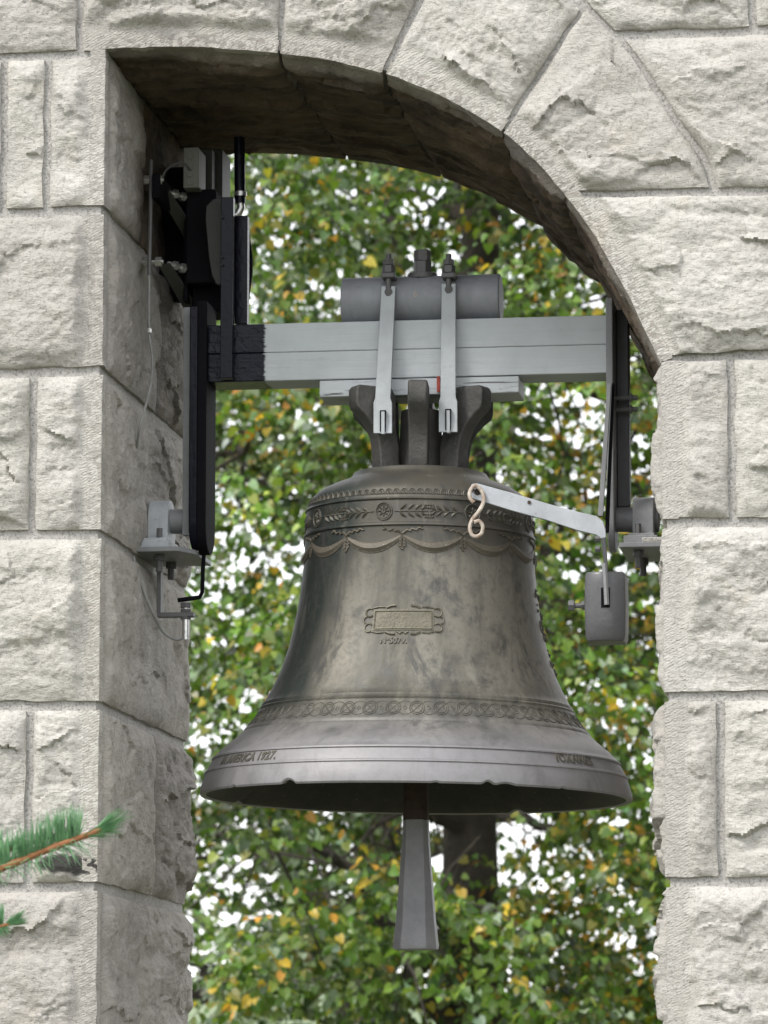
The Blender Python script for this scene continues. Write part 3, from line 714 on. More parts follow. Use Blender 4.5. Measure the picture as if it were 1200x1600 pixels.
# plaque with two worn lines
zp = zl(991); ap = R(-6.8); rp = rad(zp); pw, ph = .078*.98, .0275
def plate(mb, a, z, w, h, t, n=14):
    for i in range(n):
        u0, u1 = -w+2*w*i/n, -w+2*w*(i+1)/n
        q = [S(a+u/rp, z+v, t) for u, v in ((u0, -h), (u1, -h), (u1, h), (u0, h))]; q2 = [S(a+u/rp, z+v, -.002) for u, v in ((u0, -h), (u1, -h), (u1, h), (u0, h))]
        mb.add(q+q2, [(0, 1, 2, 3), (0, 4, 5, 1), (2, 6, 7, 3)]+([(3, 7, 4, 0)] if i == 0 else [])+([(1, 5, 6, 2)] if i == n-1 else []))
pq = MB(); plate(pq, ap, zp, pw*.93, ph*.92, .0016)
pl = pq.build('plaque', M['plaque'], bell)
bd = MB()
for (u0, v0, u1, v1) in ((-.066, .021, .066, .021), (-.066, -.021, .066, -.021), (-.066, -.021, -.066, .021), (.066, -.021, .066, .021)):
    bd.tube([S(ap+(u0+(u1-u0)*t)/rp, zp+v0+(v1-v0)*t, .002) for t in np.linspace(0, 1, 8)], .0019, 5)
for sx in (-1, 1):
    for sy in (-1, 1):
        bd.tube([S(ap+sx*(.080+.010*cos(t))/rp, zp+sy*(.018+.010*sin(t)), .0015) for t in np.linspace(-2.4, 2.2, 10)], .0022, 5)
        bd.tube([S(ap+sx*x/rp, zp+sy*y, .0015) for x, y in ((.072, .028), (.058, .031), (.044, .030))], .0018, 5)
        bd.tube([S(ap+sx*x/rp, zp+sy*y, .002) for x, y in ((.040, .0285), (.030, .033), (.018, .034))], .0027, 5)
    bd.tube([S(ap+sx*(.088+.006*cos(t))/rp, zp+.008*sin(t), .0015) for t in np.linspace(-1.7, 1.7, 8)], .002, 5)
bd.tube([S(ap+x/rp, zp+y, .0015) for x, y in ((-.013, -.028), (-.006, -.033), (0, -.028), (.006, -.033), (.013, -.028))], .0018, 5)
bd.build('plaque_border', M['plaque'], pl)
def letters(name, text, a, z, size, parent, mat, hgt=.0022, slant=0, spacing=1.05, bold=.0006, align='CENTER', sx=1.0):
    cu = bpy.data.curves.new('t', 'FONT'); cu.body = text; cu.size = size; cu.extrude = hgt; cu.offset = bold; cu.align_x = align; cu.space_character = spacing; cu.resolution_u = 3
    to = bpy.data.objects.new('t', cu); sc.collection.objects.link(to); bpy.context.view_layer.update()
    me = bpy.data.meshes.new_from_object(to); bpy.data.objects.remove(to)
    r0 = rad(z)
    for v in me.vertices:
        x, y, h = v.co; v.co = S(a+(x*sx+slant*y)/r0, z+y*1.05, h)
    me.name = name; me.materials.clear(); return link(name, me, mat, parent, smooth=0)
letters('lettering', 'A.M.J.A.COSSEL', ap, zp+.004, .0155, pl, M['plaque'], .0024, sx=1.0)
letters('lettering', 'ALN VEISTIC', ap, zp-.015, .0195, pl, M['plaque'], .0024, sx=1.0)
letters('number', 'N\u00ba5079.', R(-10.5), zl(1027), .0175, bell, M['relief'], .0026, sx=1.02, bold=.0009)
letters('inscription', 'EX ALUMNORUM DONO IN AMERICA 1927.'[18:], R(-40.5), zl(1209), .026, bell, M['relief'], .002, align='RIGHT', spacing=1.1, bold=.0009)
letters('inscription', 'IOANNES', R(48), zl(1207), .026, bell, M['relief'], .002, spacing=1.25, bold=.0009)
# small lumps on the skin (casting beads on the flanks)
fg = MB()
for q_ in range(26):
    a_ = R(81+random.uniform(-6, 6)); z_ = zl(random.uniform(925, 1055)); rr3 = random.uniform(.004, .010)
    fg.tube([S(a_, z_-rr3, -.003), S(a_+.02, z_, 0), S(a_, z_+rr3, -.003)], .006, 6, [rr3*.3, rr3*.8, rr3*.3])
fg.build('side_relief', M['relief'], bell)['kind'] = 'stuff'
# crown: six cannons round a hub
hub = MB(); zc = zl(739); hub.cyl((0, 0, zc-.01), (0, 0, zc+.15), .055, 24, .048); hub.build('crown_hub', M['canon'], bell, .004)
cn = MB(); s = SB
out = [(72, -6), (79, 4), (80, 25), (84, 45), (93, 62), (108, 76), (119, 84), (122, 92), (122, 112), (118, 118), (60, 118), (52, 105), (50, 60), (44, 30), (44, -6)]
th = 15.5*s
cn.prism([(-th, -r*s, zc+z*s*(1.10 if z > 0 else 1)) for r, z in out], (2*th, 0, 0))
c0_ = cn.build('cannon', M['canon'], bell, .006, segs=3); c0_.rotation_euler = (0, 0, R(-3))
for k in range(1, 6):
    c = c0_.copy(); c.rotation_euler = (0, 0, R(-3)+k*pi/3); sc.collection.objects.link(c); c.parent = bell
# the clapper
cb = at(650, 1482, YB)
clap = thing('bell_clapper', 'grey iron clapper with flaring faceted tail below the bell mouth', 'clapper', cb)
c = MB()
def octo(y, w, d, ch, dx=0):
    p = at(650+dx, y, YB); w *= SB; d *= SB; ch_ = min(w, d)*ch
    return [Vector((p.x+a, YB+b, p.z)) for a, b in ((-w+ch_, -d), (w-ch_, -d), (w, -d+ch_), (w, d-ch_), (w-ch_, d), (-w+ch_, d), (-w, d-ch_), (-w, -d+ch_))]
secsU = [octo(1284, 19, 15.5, .35), octo(1262, 19.5, 17, .4), octo(1235, 18.5, 15.5, .35), octo(1200, 18.5, 15.5, .3)]
secs = [octo(1484, 33, 30, .45), octo(1478, 34, 31, .45), octo(1440, 30, 27, .45), octo(1380, 25.5, 22, .42), octo(1320, 21, 18, .4), octo(1270, 18.5, 15, .35), octo(1200, 18, 15, .3)]
vs = [p for q in secs for p in q]
c.add(vs, [(i*8+k, i*8+(k+1) % 8, (i+1)*8+(k+1) % 8, (i+1)*8+k) for i in range(6) for k in range(8)]+[tuple(range(8)), tuple(range(48, 56))])
c.build('tail', M['clap'], clap, .002, smooth=20)
c = MB(); a = at(650, 1205, YB)
ring = []
for k in range(13):
    t = pi*k/12; ring.append((a+Vector((0, 0, .075*cos(t)+.04)), .002+.062*sin(t)))
c.tube([p for p, r in ring], .06, 20, [r for p, r in ring]); c.build('ball', M['rust'], clap)
c = MB(); c.cyl(a+Vector((0, 0, .1)), at(650, 790, YB), .016, 12); c.build('shank', M['rust'], clap)
c = MB(); c.add([p for q in secsU for p in q], [(i*8+k, i*8+(k+1) % 8, (i+1)*8+(k+1) % 8, (i+1)*8+k) for i in range(3) for k in range(8)]+[tuple(range(8)), tuple(range(24, 32))])
c.build('neck', M['rust'], clap, .002, smooth=20)

# ------------------------------------------------------------------ headstock
hl = at(630, 600, YB)
yoke = thing('headstock', 'blue grey timber headstock carrying an iron drum and straps above the bell', 'headstock', hl)
BF, BDp = .49, .118
M['timber'] = None
BLACK_X = at(414, 550, BF).x-hl.x
M['timber'] = timber_material()
def timber(name, x0, y0a, y1a, x1, y0b, y1b, Y, depth, worn):
    """a beam whose top and bottom run from the left (a) to the right (b)"""
    mb = MB(); n = 30; a0, a1 = at(x0, y0a, Y), at(x0, y1a, Y); b0, b1 = at(x1, y0b, Y), at(x1, y1b, Y)
    zt_, zb_ = (a0.z+b0.z)/2, (a1.z+b1.z)/2
    mb.box((a0.x, Y, zb_), (b0.x, Y+depth, zt_))
    o = mb.build(name, M['timber'], yoke, .003)
    at_ = o.data.attributes.new('worn', 'FLOAT', 'POINT'); at_.data.foreach_set('value', [worn]*len(o.data.vertices)); return o
timber('beam', 312, 504.5, 549.9, 952, 496, 541.4, BF, BDp, .06)
timber('beam', 312, 550, 594.5, 952, 541.5, 586, BF+.0012, BDp, .12)
timber('block', 499, 593, 619, 811, 589, 615, BF-.0005, BDp+.008, 1.0)
# cast iron drum
dc = at(655, 470, YB); dr = 39*SB; xa_, xb_ = at(531, 480, YB-.06).x, at(779, 480, YB-.06).x
c = MB(); c.cyl((xa_, YB, dc.z), (xb_, YB, dc.z), dr, 64); dz_ = c.build('drum', M['drum'], yoke, .004, smooth=30)
ztop = dc.z+dr
bx = at(660, 430, YB).x
c = MB(); c.cyl((bx, YB, ztop-.008), (bx, YB, ztop+.006), .036, 24); c.build('washer', M['nut'], yoke, .002)
c = MB(); c.cyl((bx, YB, ztop+.006), (bx, YB, ztop+.036), .0225, 6, ph=.2); c.cyl((bx, YB, ztop+.036), (bx, YB, ztop+.064), .021, 6, ph=.45); c.build('hex_nut', M['nut'], yoke, .002)
# a small chalked numeral on the drum
cu = bpy.data.curves.new('t', 'FONT'); cu.body = '6'; cu.size = .024; cu.extrude = .0004; to = bpy.data.objects.new('t', cu); sc.collection.objects.link(to)
bpy.context.view_layer.update(); me = bpy.data.meshes.new_from_object(to); bpy.data.objects.remove(to)
pm = at(646, 464, YB-dr)
for v in me.vertices:
    x_, y_, h_ = v.co; zz = pm.z+y_; v.co = Vector((pm.x+x_*.75, YB-sqrt(max(1e-6, (dr+.0006+h_)**2-(zz-dc.z)**2)), zz))-hl
me.materials.clear(); link('chalk_mark', me, M['hookw'], yoke, smooth=0)
# straps
def strap(xt, xb, wt, yt, yb, back=False):
    Y = BF-.014 if not back else BF+BDp+.004
    t = .0095
    pxs = [(xt-wt, yt), (xt+wt, yt), (xb+wt+1, yb-55), (xb+wt+3.5, yb-48), (xb+wt+3.5, yb), (xb-wt-3.5, yb), (xb-wt-3.5, yb-48), (xb-wt-1, yb-55)]
    lean = 0 if back else .052
    YY = lambda y: Y-lean*max(0, (y-yt-60)/(yb-yt-60))
    mb = MB(); mb.prism([at(x, y, YY(y)) for x, y in pxs], (0, t, 0)); s_ = mb.build('strap', M['grey'], yoke, .0015)
    if back: return s_
    k = MB(); k.pbox(xb-4.5, yb-36, xb+4.5, yb-3, YY(yb)-.0015, .018); k.build('slot', M['blackmat'], s_)
    k = MB(); k.pbox(xb-2.5, yb-34, xb+3, yb+1, YY(yb)-.007, .018); k.build('cotter', M['grey'], s_, .001)
    return s_
for xt, xb, yt, yb in ((607, 598, 447, 677), (701, 700, 443, 675)):
    strap(xt, xb, 11, yt, yb); strap(xt+6, xb+6, 11, yt+8, yb+10, True)
    Yr = BF-.012
    p = at(xt, yt, Yr)
    k = MB(); k.cyl(at(xt, yt+16, Yr), at(xt, 397, Yr), .0072, 12); k.cyl(at(xt, yt+9, Yr-.008), at(xt, yt+9, Yr+.02), .0095, 14); rd = k.build('threaded_rod', M['nut'], yoke, .001)
    nt_ = MB(); q = at(xt, 427, Yr); nt_.cyl(q, q+Vector((0, 0, .018)), .0165, 6, ph=.3); nt_.cyl(q+Vector((0, 0, .019)), q+Vector((0, 0, .033)), .0145, 6, ph=.8); nt_.build('hex_nut', M['nut'], rd, .0015)
    k = MB(); k.box((q.x-.016, Yr-.014, q.z-.013), (q.x+.016, YB+.1, q.z)); k.build('clamp_bar', M['nut'], yoke, .003)
c = MB(); a = at(684, 612, BF-.005); c.pbox(682.5, 588, 687.5, 612, BF-.0045, .003); c.build('primer_patch', M['red'], yoke)
# right hanger
RYF = .44
def plate_x(mb, pts, t): mb.prism(pts, (t, 0, 0))
def rounded_bar(x0, x1, yt, yb, Y0, Y1, nm, mat, bev=.003):
    a, b = at(x0, yt, Y0), at(x1, yb, Y0); mb = MB(); yc = (Y0+Y1)/2; h = (Y1-Y0)/2
    pts = [(a.x, Y0, a.z), (a.x, Y0, b.z+h)]+[(a.x, yc-h*cos(t), b.z+h-h*sin(t)) for t in np.linspace(0, pi, 9)][1:-1]+[(a.x, Y1, b.z+h), (a.x, Y1, a.z)]
    mb.prism(pts, (b.x-a.x, 0, 0)); return mb.build(nm, mat, yoke, bev)
rounded_bar(946, 960, 465, 858, .47, .60, 'hanger_arm', M['hang'])
c = MB(); c.pbox(962, 484, 984, 792, .56, .05); c.build('hanger_brace', M['brace'], yoke, .003)
for yy in (622, 640):
    k = MB(); p = at(960, yy, .53); k.cyl(p, p+Vector((.055, 0, 0)), .006, 10); k.cyl(p+Vector((.035, 0, 0)), p+Vector((.043, 0, 0)), .011, 6); k.build('bolt', M['nut'], yoke, .001)
c = MB(); p = at(988, 810, .55); sh = c.cyl(at(950, 812, .55), at(1030, 812, .55), .030, 20); sh.build('axle', M['hang'], yoke, .003)
# left hanger: bright edge plate, black arm
rounded_bar(307, 321, 470, 862, .47, .60, 'hanger_arm', M['blackmat'])
c = MB(); c.pbox(287, 480, 297, 836, .50, .02); c.build('hanger_plate', M['hang'], yoke, .001)
rounded_bar(296.5, 306.5, 478, 856, .462, .585, 'hanger_arm', M['black'])
c = MB(); c.cyl(at(262, 815, .54), at(300, 815, .54), .030, 20); c.build('axle', M['hang'], yoke, .003)
# upright black bars on the left end of the beam
c = MB(); c.pbox(345, 308, 363, 591, .462, .026); ub = c.build('upright_bar', M['black'], yoke, .002)
c = MB(); c.pbox(368, 337, 386, 506, .52, .03); c.build('upright_bar', M['black'], yoke, .002)
for yy in (340, 402, 414):
    k = MB(); p = at(347.5, yy, .462); k.cyl(p, p-Vector((0, .006, 0)), .004, 8); k.build('rivet', M['black'], ub)
# curved drive plate between the bars and the motor
pts = []
for x, y in ((322, 322), (333, 311), (349, 309), (349, 445), (338, 444), (331, 430), (326, 400), (321, 345)): pts.append(at(x, y, .50))
c = MB(); c.prism(pts, (0, .012, 0)); c.build('drive_plate', M['olive'], yoke, .002)
c = MB(); c.prism([at(x, y, .57) for x, y in ((366, 336), (386, 340), (394, 400), (394, 425), (388, 470), (380, 506), (366, 506))], (0, .012, 0)); c.build('drive_plate', M['blackmat'], yoke, .002)

# ------------------------------------------------------------------ bearings on wall brackets
def bearing(label, xh0, xh1, yt, yb, Yc, plate_px, mat, wall_x, w):
    x0, x1 = at(xh0, yb, Yc).x, at(xh1, yb, Yc).x; zc_ = at(xh0, 815, Yc).z; zt_ = at(xh0, yt, Yc).z; r = zt_-zc_
    zp_ = at(xh0, plate_px[1], Yc-.11).z
    t = thing('bearing', label, 'bearing', ((x0+x1)/2, Yc, zp_), 'axle bearings at the jambs')
    mb = MB(); P = [(x0, Yc-r*cos(a), zc_+r*sin(a)) for a in np.linspace(0, pi, 21)]
    P = [(x0, Yc-r, zp_+.012)]+P+[(x0, Yc+r, zp_+.012)]
    mb.prism(P, (x1-x0, 0, 0)); mb.build('housing', mat, t, .003)
    mb = MB(); mb.box((x0-.018, Yc-.10, zp_), (x1+.012, Yc+.10, zp_+.019)); mb.box((x0-.01, Yc-.082, zp_+.019), (x1+.004, Yc+.082, zp_+.027)); mb.build('foot', mat, t, .002)
    p0, p1 = at(plate_px[0], plate_px[1], Yc-.11), at(plate_px[2], plate_px[1], Yc-.11)
    xa, xb = (wall_x, p1.x) if w < 0 else (p0.x, wall_x)
    mb = MB(); zz = zp_-.0012
    if w < 0: mb.prism([(xa, Yc-.13, zz), (xb-.03, Yc-.13, zz), (xb, Yc-.06, zz), (xb, Yc+.15, zz), (xa, Yc+.15, zz)], (0, 0, -.012))
    else: mb.box((xa, Yc-.13, zz-.012), (xb, Yc+.14, zz))
    mb.build('bracket_plate', M['hang'], t, .002)
    for dy in (-.075, .075):
        xm = (x0+x1)/2-.01*w
        mb = MB(); mb.cyl((xm, Yc+dy, zp_+.026), (xm, Yc+dy, zp_+.05), .008, 6); mb.build('bolt_end', M['nut'], t, .001)
        mb = MB(); mb.cyl((xm, Yc+dy, zp_-.014), (xm, Yc+dy, zp_-.055), .008, 10); mb.cyl((xm, Yc+dy, zp_-.014), (xm, Yc+dy, zp_-.028), .014, 6); mb.build('bolt', M['nut'], t, .001)
    return t, zp_
bl, zpl = bearing('pale grey axle bearing on the bracket above the sensor, by the black arm', 236, 268, 783, 850, .54, (208, 855, 300), M['grey'], -.02, -1)
br, zpr = bearing('dark grey axle bearing beside the curved counterweight, half against the right jamb', 991, 1024, 778, 835, .54, (968, 848, 1040), M['hang'], XR+.02, 1)
c = MB(); p = at(1010, 846, .43); c.box((p.x-.01, .41, p.z-.006), (p.x+.05, .43, p.z+.008)); c.build('grout_lump', M['mortar'], br, .004)

# proximity sensor on a bent strap under the left bearing
sb = at(288, 960, .50)
sen = thing('sensor_bracket', 'bent steel strap holding a small steel sensor below the left bearing', 'sensor', sb)
c = MB(); Y = .50
c.pbox(245, 880, 251, 957, Y, .03); c.pbox(245, 957, 302, 963, Y, .03); c.build('strap', M['nut'], sen, .001)
c = MB(); q = at(290, 1000, Y+.012); w_ = at(290, 941, Y+.012); c.cyl(q, w_, .0085, 14); c.build('barrel', M['zinc'], sen, .001)
for y0, y1 in ((942, 950), (952, 957), (963, 968)):
    c = MB(); c.cyl(at(290, y1, Y+.012), at(290, y0, Y+.012), .0135, 6); c.build('hex_nut', M['nut'], sen, .001)
tr_ = thing('sensor_trigger', 'dark steel rod bent over the sensor below the black arm', 'rod', at(317, 935, .53))
c = MB(); c.tube([at(x, y, .53) for x, y in ((319, 858), (317, 890), (316, 925), (312, 933), (300, 935), (278, 938))], .0055, 6); c.build('rod', M['blackmat'], tr_)
# cables
def cable(name, label, pts, r, mat, n=60, cat='cable'):
    P = [np.array(at(*p)) for p in pts]; C = [catmull(P, (len(P)-1)*k/n) for k in range(n+1)]
    mb = MB(); mb.tube(C, r, 8); o = mb.build(name, mat); return tag(o, label, cat)
cable('sensor_cable', 'thin grey cable looping from the bearing plate down to the sensor', [(207, 862, .42), (212, 885, .42), (225, 925, .44), (240, 960, .46), (252, 983, .49), (263, 994, .50), (278, 999, .51), (290, 995, .512)], .0038, M['cable'])
cable('wall_cable', 'thin grey cable hanging down the left jamb to the joint', [(233, 430, .40), (233, 515, .40), (238, 560, .38), (236, 598, .35), (226, 640, .32), (218, 668, .30), (214, 700, .33)], .0034, M['cable'])
c = MB(); c.tube([at(236, 250, .42), at(235, 340, .41), at(233, 430, .40)], .0048, 8)
tag(c.build('rod', M['nut']), 'straight dark steel rod fixed to the studs on the left jamb', 'rod')
c = MB(); c.pbox(230, 512, 236, 520, .392, .012); tag(c.build('cable_clip', M['zinc'], bevel=.002), 'small bright clip on the wall cable', 'clip')
cable('box_lead', 'short thin lead curving into the junction box', [(252, 285, .50), (258, 268, .50), (272, 257, .50), (288, 256, .50), (298, 266, .495)], .003, M['nut'])

# ------------------------------------------------------------------ drive unit on the left jamb
mo = thing('ringing_motor', 'black boxed bell drive unit bolted across the left jamb', 'motor', at(320, 470, .6))
c = MB(); c.pbox(290, 296, 336, 442, .55, .16); c.build('housing', M['blackmat'], mo, .006)
c = MB(); c.pbox(300, 446, 352, 486, .60, .12); c.build('lower_casing', M['blackmat'], mo, .005)
c = MB(); c.pbox(287, 345, 293, 470, .57, .2); c.build('back_plate', M['blackmat'], mo, .003)
c = MB(); c.pbox(311, 232, 331, 300, .64, .14); c.pbox(333, 232, 347, 312, .70, .12); c.build('upper_casing', M['olive'], mo, .004)
for ya in (300, 412):
    for xx, Y, hw in ((283, .52, 0),):
        p = at(262, ya, .52); q = at(294, ya+10, .56); k = MB(); k.cyl(p, q, .006, 10)
        for tt in (.25, .62):
            m_ = p+(q-p)*tt; k.cyl(m_, m_+(q-p)*.2, .0125, 6)
        k.build('stud', M['zinc'], mo, .0008)
    k = MB(); p = at(214, ya-18 if ya < 350 else ya-2, .42); q = p+Vector((.065, 0, 0)); k.cyl(p, q, .0052, 10)
    k.cyl(p+Vector((.018, 0, 0)), p+Vector((.032, 0, 0)), .012, 6); k.cyl(p+Vector((.045, 0, 0)), p+Vector((.06, 0, 0)), .0125, 6); k.build('stud', M['zinc'], mo, .0008)
for y0 in (318, 430):
    k = MB(); a, b = at(252, y0-8, .50), at(299, y0+52, .62); d = Vector((0, .02, .0)); k.prism([a+Vector((-.008, 0, .012)), a+Vector((.02, 0, .018)), b+Vector((.01, 0, .012)), b+Vector((-.012, 0, -.012))], (0, .035, 0)); k.build('strut', M['olive'], mo, .002)
c = MB(); c.pbox(236, 262, 290, 470, .72, .03); c.build('wall_plate', M['blackmat'], mo, .003)
k = MB(); k.box((at(240, 300, .42).x, .40, at(240, 300, .42).z-.02), (at(252, 300, .42).x, .56, at(240, 280, .42).z+.01)); k.build('angle_bar', M['blackmat'], mo, .003)
jb = thing('junction_box', 'small pale grey junction box above the black motor casing', 'box', at(298, 292, .50))
c = MB(); c.pbox(286, 230, 310, 293, .50, .10); c.build('box', M['boxgrey'], jb, .004)
for yy in (243, 258, 271, 284):
    k = MB(); p = at(297, yy, .50); k.cyl(p, p-Vector((0, .003, 0)), .0095, 14); k.build('knockout', M['boxgrey'], jb, .001)
c = MB(); c.cyl(at(375, 318, .62), at(374, 215, .62), .0135, 16); cd = c.build('conduit', M['black'])
tag(cd, 'black conduit running up behind the arch beside the black bars', 'pipe')
c = MB(); c.cyl(at(376, 300, .62), at(376, 307, .62), .0155, 14); c.tube([at(375, 312, .62), at(377, 325, .62), at(372, 334, .62), at(366, 338, .62)], .010, 10); o = c.build('conduit_elbow', M['zinc'], smooth=40)
o.parent = cd; ORI[o.name] = Vector((0, 0, 0))

# ------------------------------------------------------------------ pull lever with counterweight, S hook
lv = thing('pull_lever', 'white grey pull lever with rust spots and a hanging counterweight', 'lever', at(946, 830, .36))
YL = .268
lp = [(737, 756), (745, 755), (800, 770), (860, 788), (905, 800), (932, 806), (942, 814), (946, 826), (947, 840), (938, 842), (932, 836), (900, 828), (855, 813), (800, 798), (745, 781), (736, 778), (732, 768)]
c = MB(); c.prism([at(x, y, YL) for x, y in lp], (0, .010, 0)); arm = c.build('arm', M['lever'], lv, .002)
k = MB(); p = at(741, 766, YL); k.cyl(p+Vector((.008, -.001, -.004)), p+Vector((.008, .004, -.004)), .008, 14); k.build('rusty_hole', M['rust'], arm)
k = MB(); p = at(738, 765, YL); k.cyl(p-Vector((.0, .003, 0)), p, .005, 10); k.build('rusty_hole', M['rust'], arm)
for p_ in ((827, 785),):
    k = MB(); p = at(*p_, YL); k.cyl(p-Vector((0, .0025, 0)), p, .0045, 7); k.build('rust_spot', M['rust'], arm)
k = MB(); k.prism([at(x, y, YL+.001) for x, y in ((938.5, 838), (946, 838), (949, 880), (949, 950), (943.5, 950), (943.5, 882))], (0, .010, 0)); k.build('drop_bar', M['brace'], lv, .001)
for yy in (842, 858):
    k = MB(); p = at(938, yy, YL+.005); k.cyl(p, p-Vector((.012, 0, 0)), .008, 6); k.build('bolt', M['nut'], lv, .001)
# curved counterweight
wt = MB(); a = at(914, 895, YL-.035); b = at(978, 1002, YL-.035); w2 = (b.x-a.x); n = 16; cols = []
for i in range(n+1):
    x = a.x+w2*i/n; u = (i/n-.5)*2
    cols.append((x, YL-.045-.018*(1-u*u), 0))
topc = [(x, y, a.z-.006*(((x-a.x)/w2-.5)*2)**2) for x, y, _ in cols]; botc = [(x, y, b.z+.004*(((x-a.x)/w2-.5)*2)**2) for x, y, _ in cols]
poly_ = [(p[0], p[1]) for p in cols]+[(cols[-1][0], YL+.05), (cols[0][0], YL+.05)]
m1 = len(poly_); vv = []
zsx = [(b.z, .90), (b.z+.012, .98), (b.z+.05, 1.0), ((a.z+b.z)/2, 1.02), (a.z-.03, 1.0), (a.z-.008, .985), (a.z, .93)]
xc = (a.x+b.x)/2
for z_, sc_ in zsx:
    for x, y in poly_: vv.append((xc+(x-xc)*sc_, YL+(y-YL)*sc_, z_))
L_ = len(zsx)
wt.add(vv, [(i*m1+k, i*m1+(k+1) % m1, (i+1)*m1+(k+1) % m1, (i+1)*m1+k) for i in range(L_-1) for k in range(m1)]+[tuple(range(m1)), tuple(range((L_-1)*m1, L_*m1))])
wob = wt.build('counterweight', M['weight'], lv, .003, smooth=40)
k = MB(); k.pbox(939, 918, 953, 949, YL-.0655, .012); k.build('slot', M['blackmat'], wob)
k = MB(); k.tube([at(x, y, YL-.068) for x, y in ((944, 880), (946, 905), (948, 945))], .006, 6); k.build('tongue', M['hang'], wob)
k = MB(); p = at(914, 946, YL-.02); k.cyl(p, p-Vector((.034, 0, 0)), .006, 10); k.cyl(p-Vector((.024, 0, 0)), p-Vector((.038, 0, 0)), .0135, 6); k.cyl(p-Vector((.008, 0, 0)), p, .011, 6); k.build('bolt', M['nut'], lv, .001)
c = MB(); c.prism([at(x, y, .40) for x, y in ((949, 600), (955, 600), (942, 806), (934, 806))], (0, .012, 0)); c.build('stay', M['hang'], lv, .001)
c = MB(); c.prism([at(x, y, .415) for x, y in ((956, 598), (959, 598), (950, 830), (945, 830))], (0, .03, 0)); c.build('stay', M['blackmat'], lv, .001)
hk = thing('s_hook', 'chipped white S hook hanging from the lever tip', 'hook', at(745, 800, YL))
P = [(740, 785, YL-.014), (734, 777, YL-.014), (735, 766, YL-.012), (743, 759, YL-.008), (753, 768, YL-.006), (756, 782, YL-.008), (749, 798, YL-.012), (738, 812, YL-.012), (734, 826, YL-.012), (738, 836, YL-.012), (746, 838, YL-.012), (753, 832, YL-.012), (754, 821, YL-.014), (748, 814, YL-.016), (741, 816, YL-.020)]
P = [np.array(at(*p)) for p in P]; C = [catmull(P, (len(P)-1)*k/70) for k in range(71)]
c = MB(); c.tube(C, .0047, 8); c.build('hook_wire', M['hookw'], hk)

# ------------------------------------------------------------------ spruce branch reaching in from the left
nd = simple('spruce needle', (.08, .20, .09), (.18, .34, .17), 40, .5, 0)
YS = -1.75
tx = at(-560, 1300, YS).x
spr = thing('spruce_tree', 'spruce reaching green needled twigs in front of the left pier', 'spruce', (tx, YS, 0))
c = MB(); c.tube([(tx, YS, 0), (tx+.02, YS, 1.2), (tx, YS, 2.6), (tx+.03, YS, 4.2)], .08, 12, [.11, .09, .065, .02]); c.build('trunk', M['bark'], spr)
def twig(P, r0, needle_len, dens, down=.35, spread=.6):
    nm = MB(); tm = MB()
    C = [Vector(catmull([np.array(p) for p in P], (len(P)-1)*k/40)) for k in range(41)]
    tm.tube(C, r0, 7, [r0*(1-.35*k/40)*(1+.35*random.random()) for k in range(41)])
    for i in range(dens):
        t = random.random()**.9*40; k = int(min(t, 39)); p = C[k].lerp(C[k+1], t-k); d = (C[min(k+1, 40)]-C[max(k-1, 0)]).normalized()
        tip = t > 36
        u = Vector((random.gauss(-.02, .13), random.gauss(0, .4), 1)).normalized() if random.random() > down else Vector((random.gauss(.25, .3), random.gauss(0, .8), -random.random()*.9)).normalized()
        if tip: u = (d*1.1+Vector((0, random.gauss(0, .4), random.gauss(.25, .5)))).normalized()
        u = (u+d*(.03 if not tip else .4)).normalized()
        L = needle_len*random.uniform(.7, 1.05)*(.8 if u.z < 0 else 1)
        w = .00125*(1 if u.z > 0 else .6); a = u.orthogonal().normalized(); b = u.cross(a)
        q = p+u*L; mid = p+u*L*.5+a*random.gauss(0, .001)
        vs = [p+a*w, p-a*w*.5+b*w, p-a*w*.5-b*w, mid+a*w*1.15, mid-a*w*.6+b*w, mid-a*w*.6-b*w, q]
        nm.add(vs, [(0, 1, 4, 3), (1, 2, 5, 4), (2, 0, 3, 5), (3, 4, 6), (4, 5, 6), (5, 3, 6)])
    br_ = tm.build('branch', M['twig'], spr, smooth=60); nm.build('needles', nd, br_, smooth=0)['kind'] = 'stuff'
S7 = (YS+CAM_D)/FPX
mainP = [at(-420, 1420, YS), at(-200, 1400, YS), at(-60, 1380, YS), at(20, 1350, YS), at(90, 1322, YS), at(158, 1297, YS)]
twig(mainP, .0078, .076, 760, .27)
twig([at(-200, 1380, YS+.05), at(-80, 1345, YS+.05), at(18, 1325, YS+.05)], .006, .055, 500, .2)
twig([at(-200, 1400, YS-.05), at(-80, 1440, YS-.05), at(-20, 1450, YS-.05), at(14, 1444, YS-.05)], .0048, .045, 520, .45)
twig([at(-300, 1400, YS-.1), at(-150, 1480, YS-.1), at(-30, 1500, YS-.1)], .005, .05, 500, .4)
twig([at(-560, 1500, YS), at(-480, 1450, YS), at(-420, 1420, YS)], .011, .05, 300, .4)
for z_ in (1.0, 1.5, 2.3, 2.9, 3.4):
    for k in range(4):
        an = k*pi/2+z_; L = .75-.12*z_
        if cos(an) > .3: L *= .5
        twig([Vector((tx, YS, z_)), Vector((tx+cos(an)*L*.5, YS+sin(an)*L*.5, z_-.06)), Vector((tx+cos(an)*L, YS+sin(an)*L, z_-.02))], .009, .05, 220, .4)

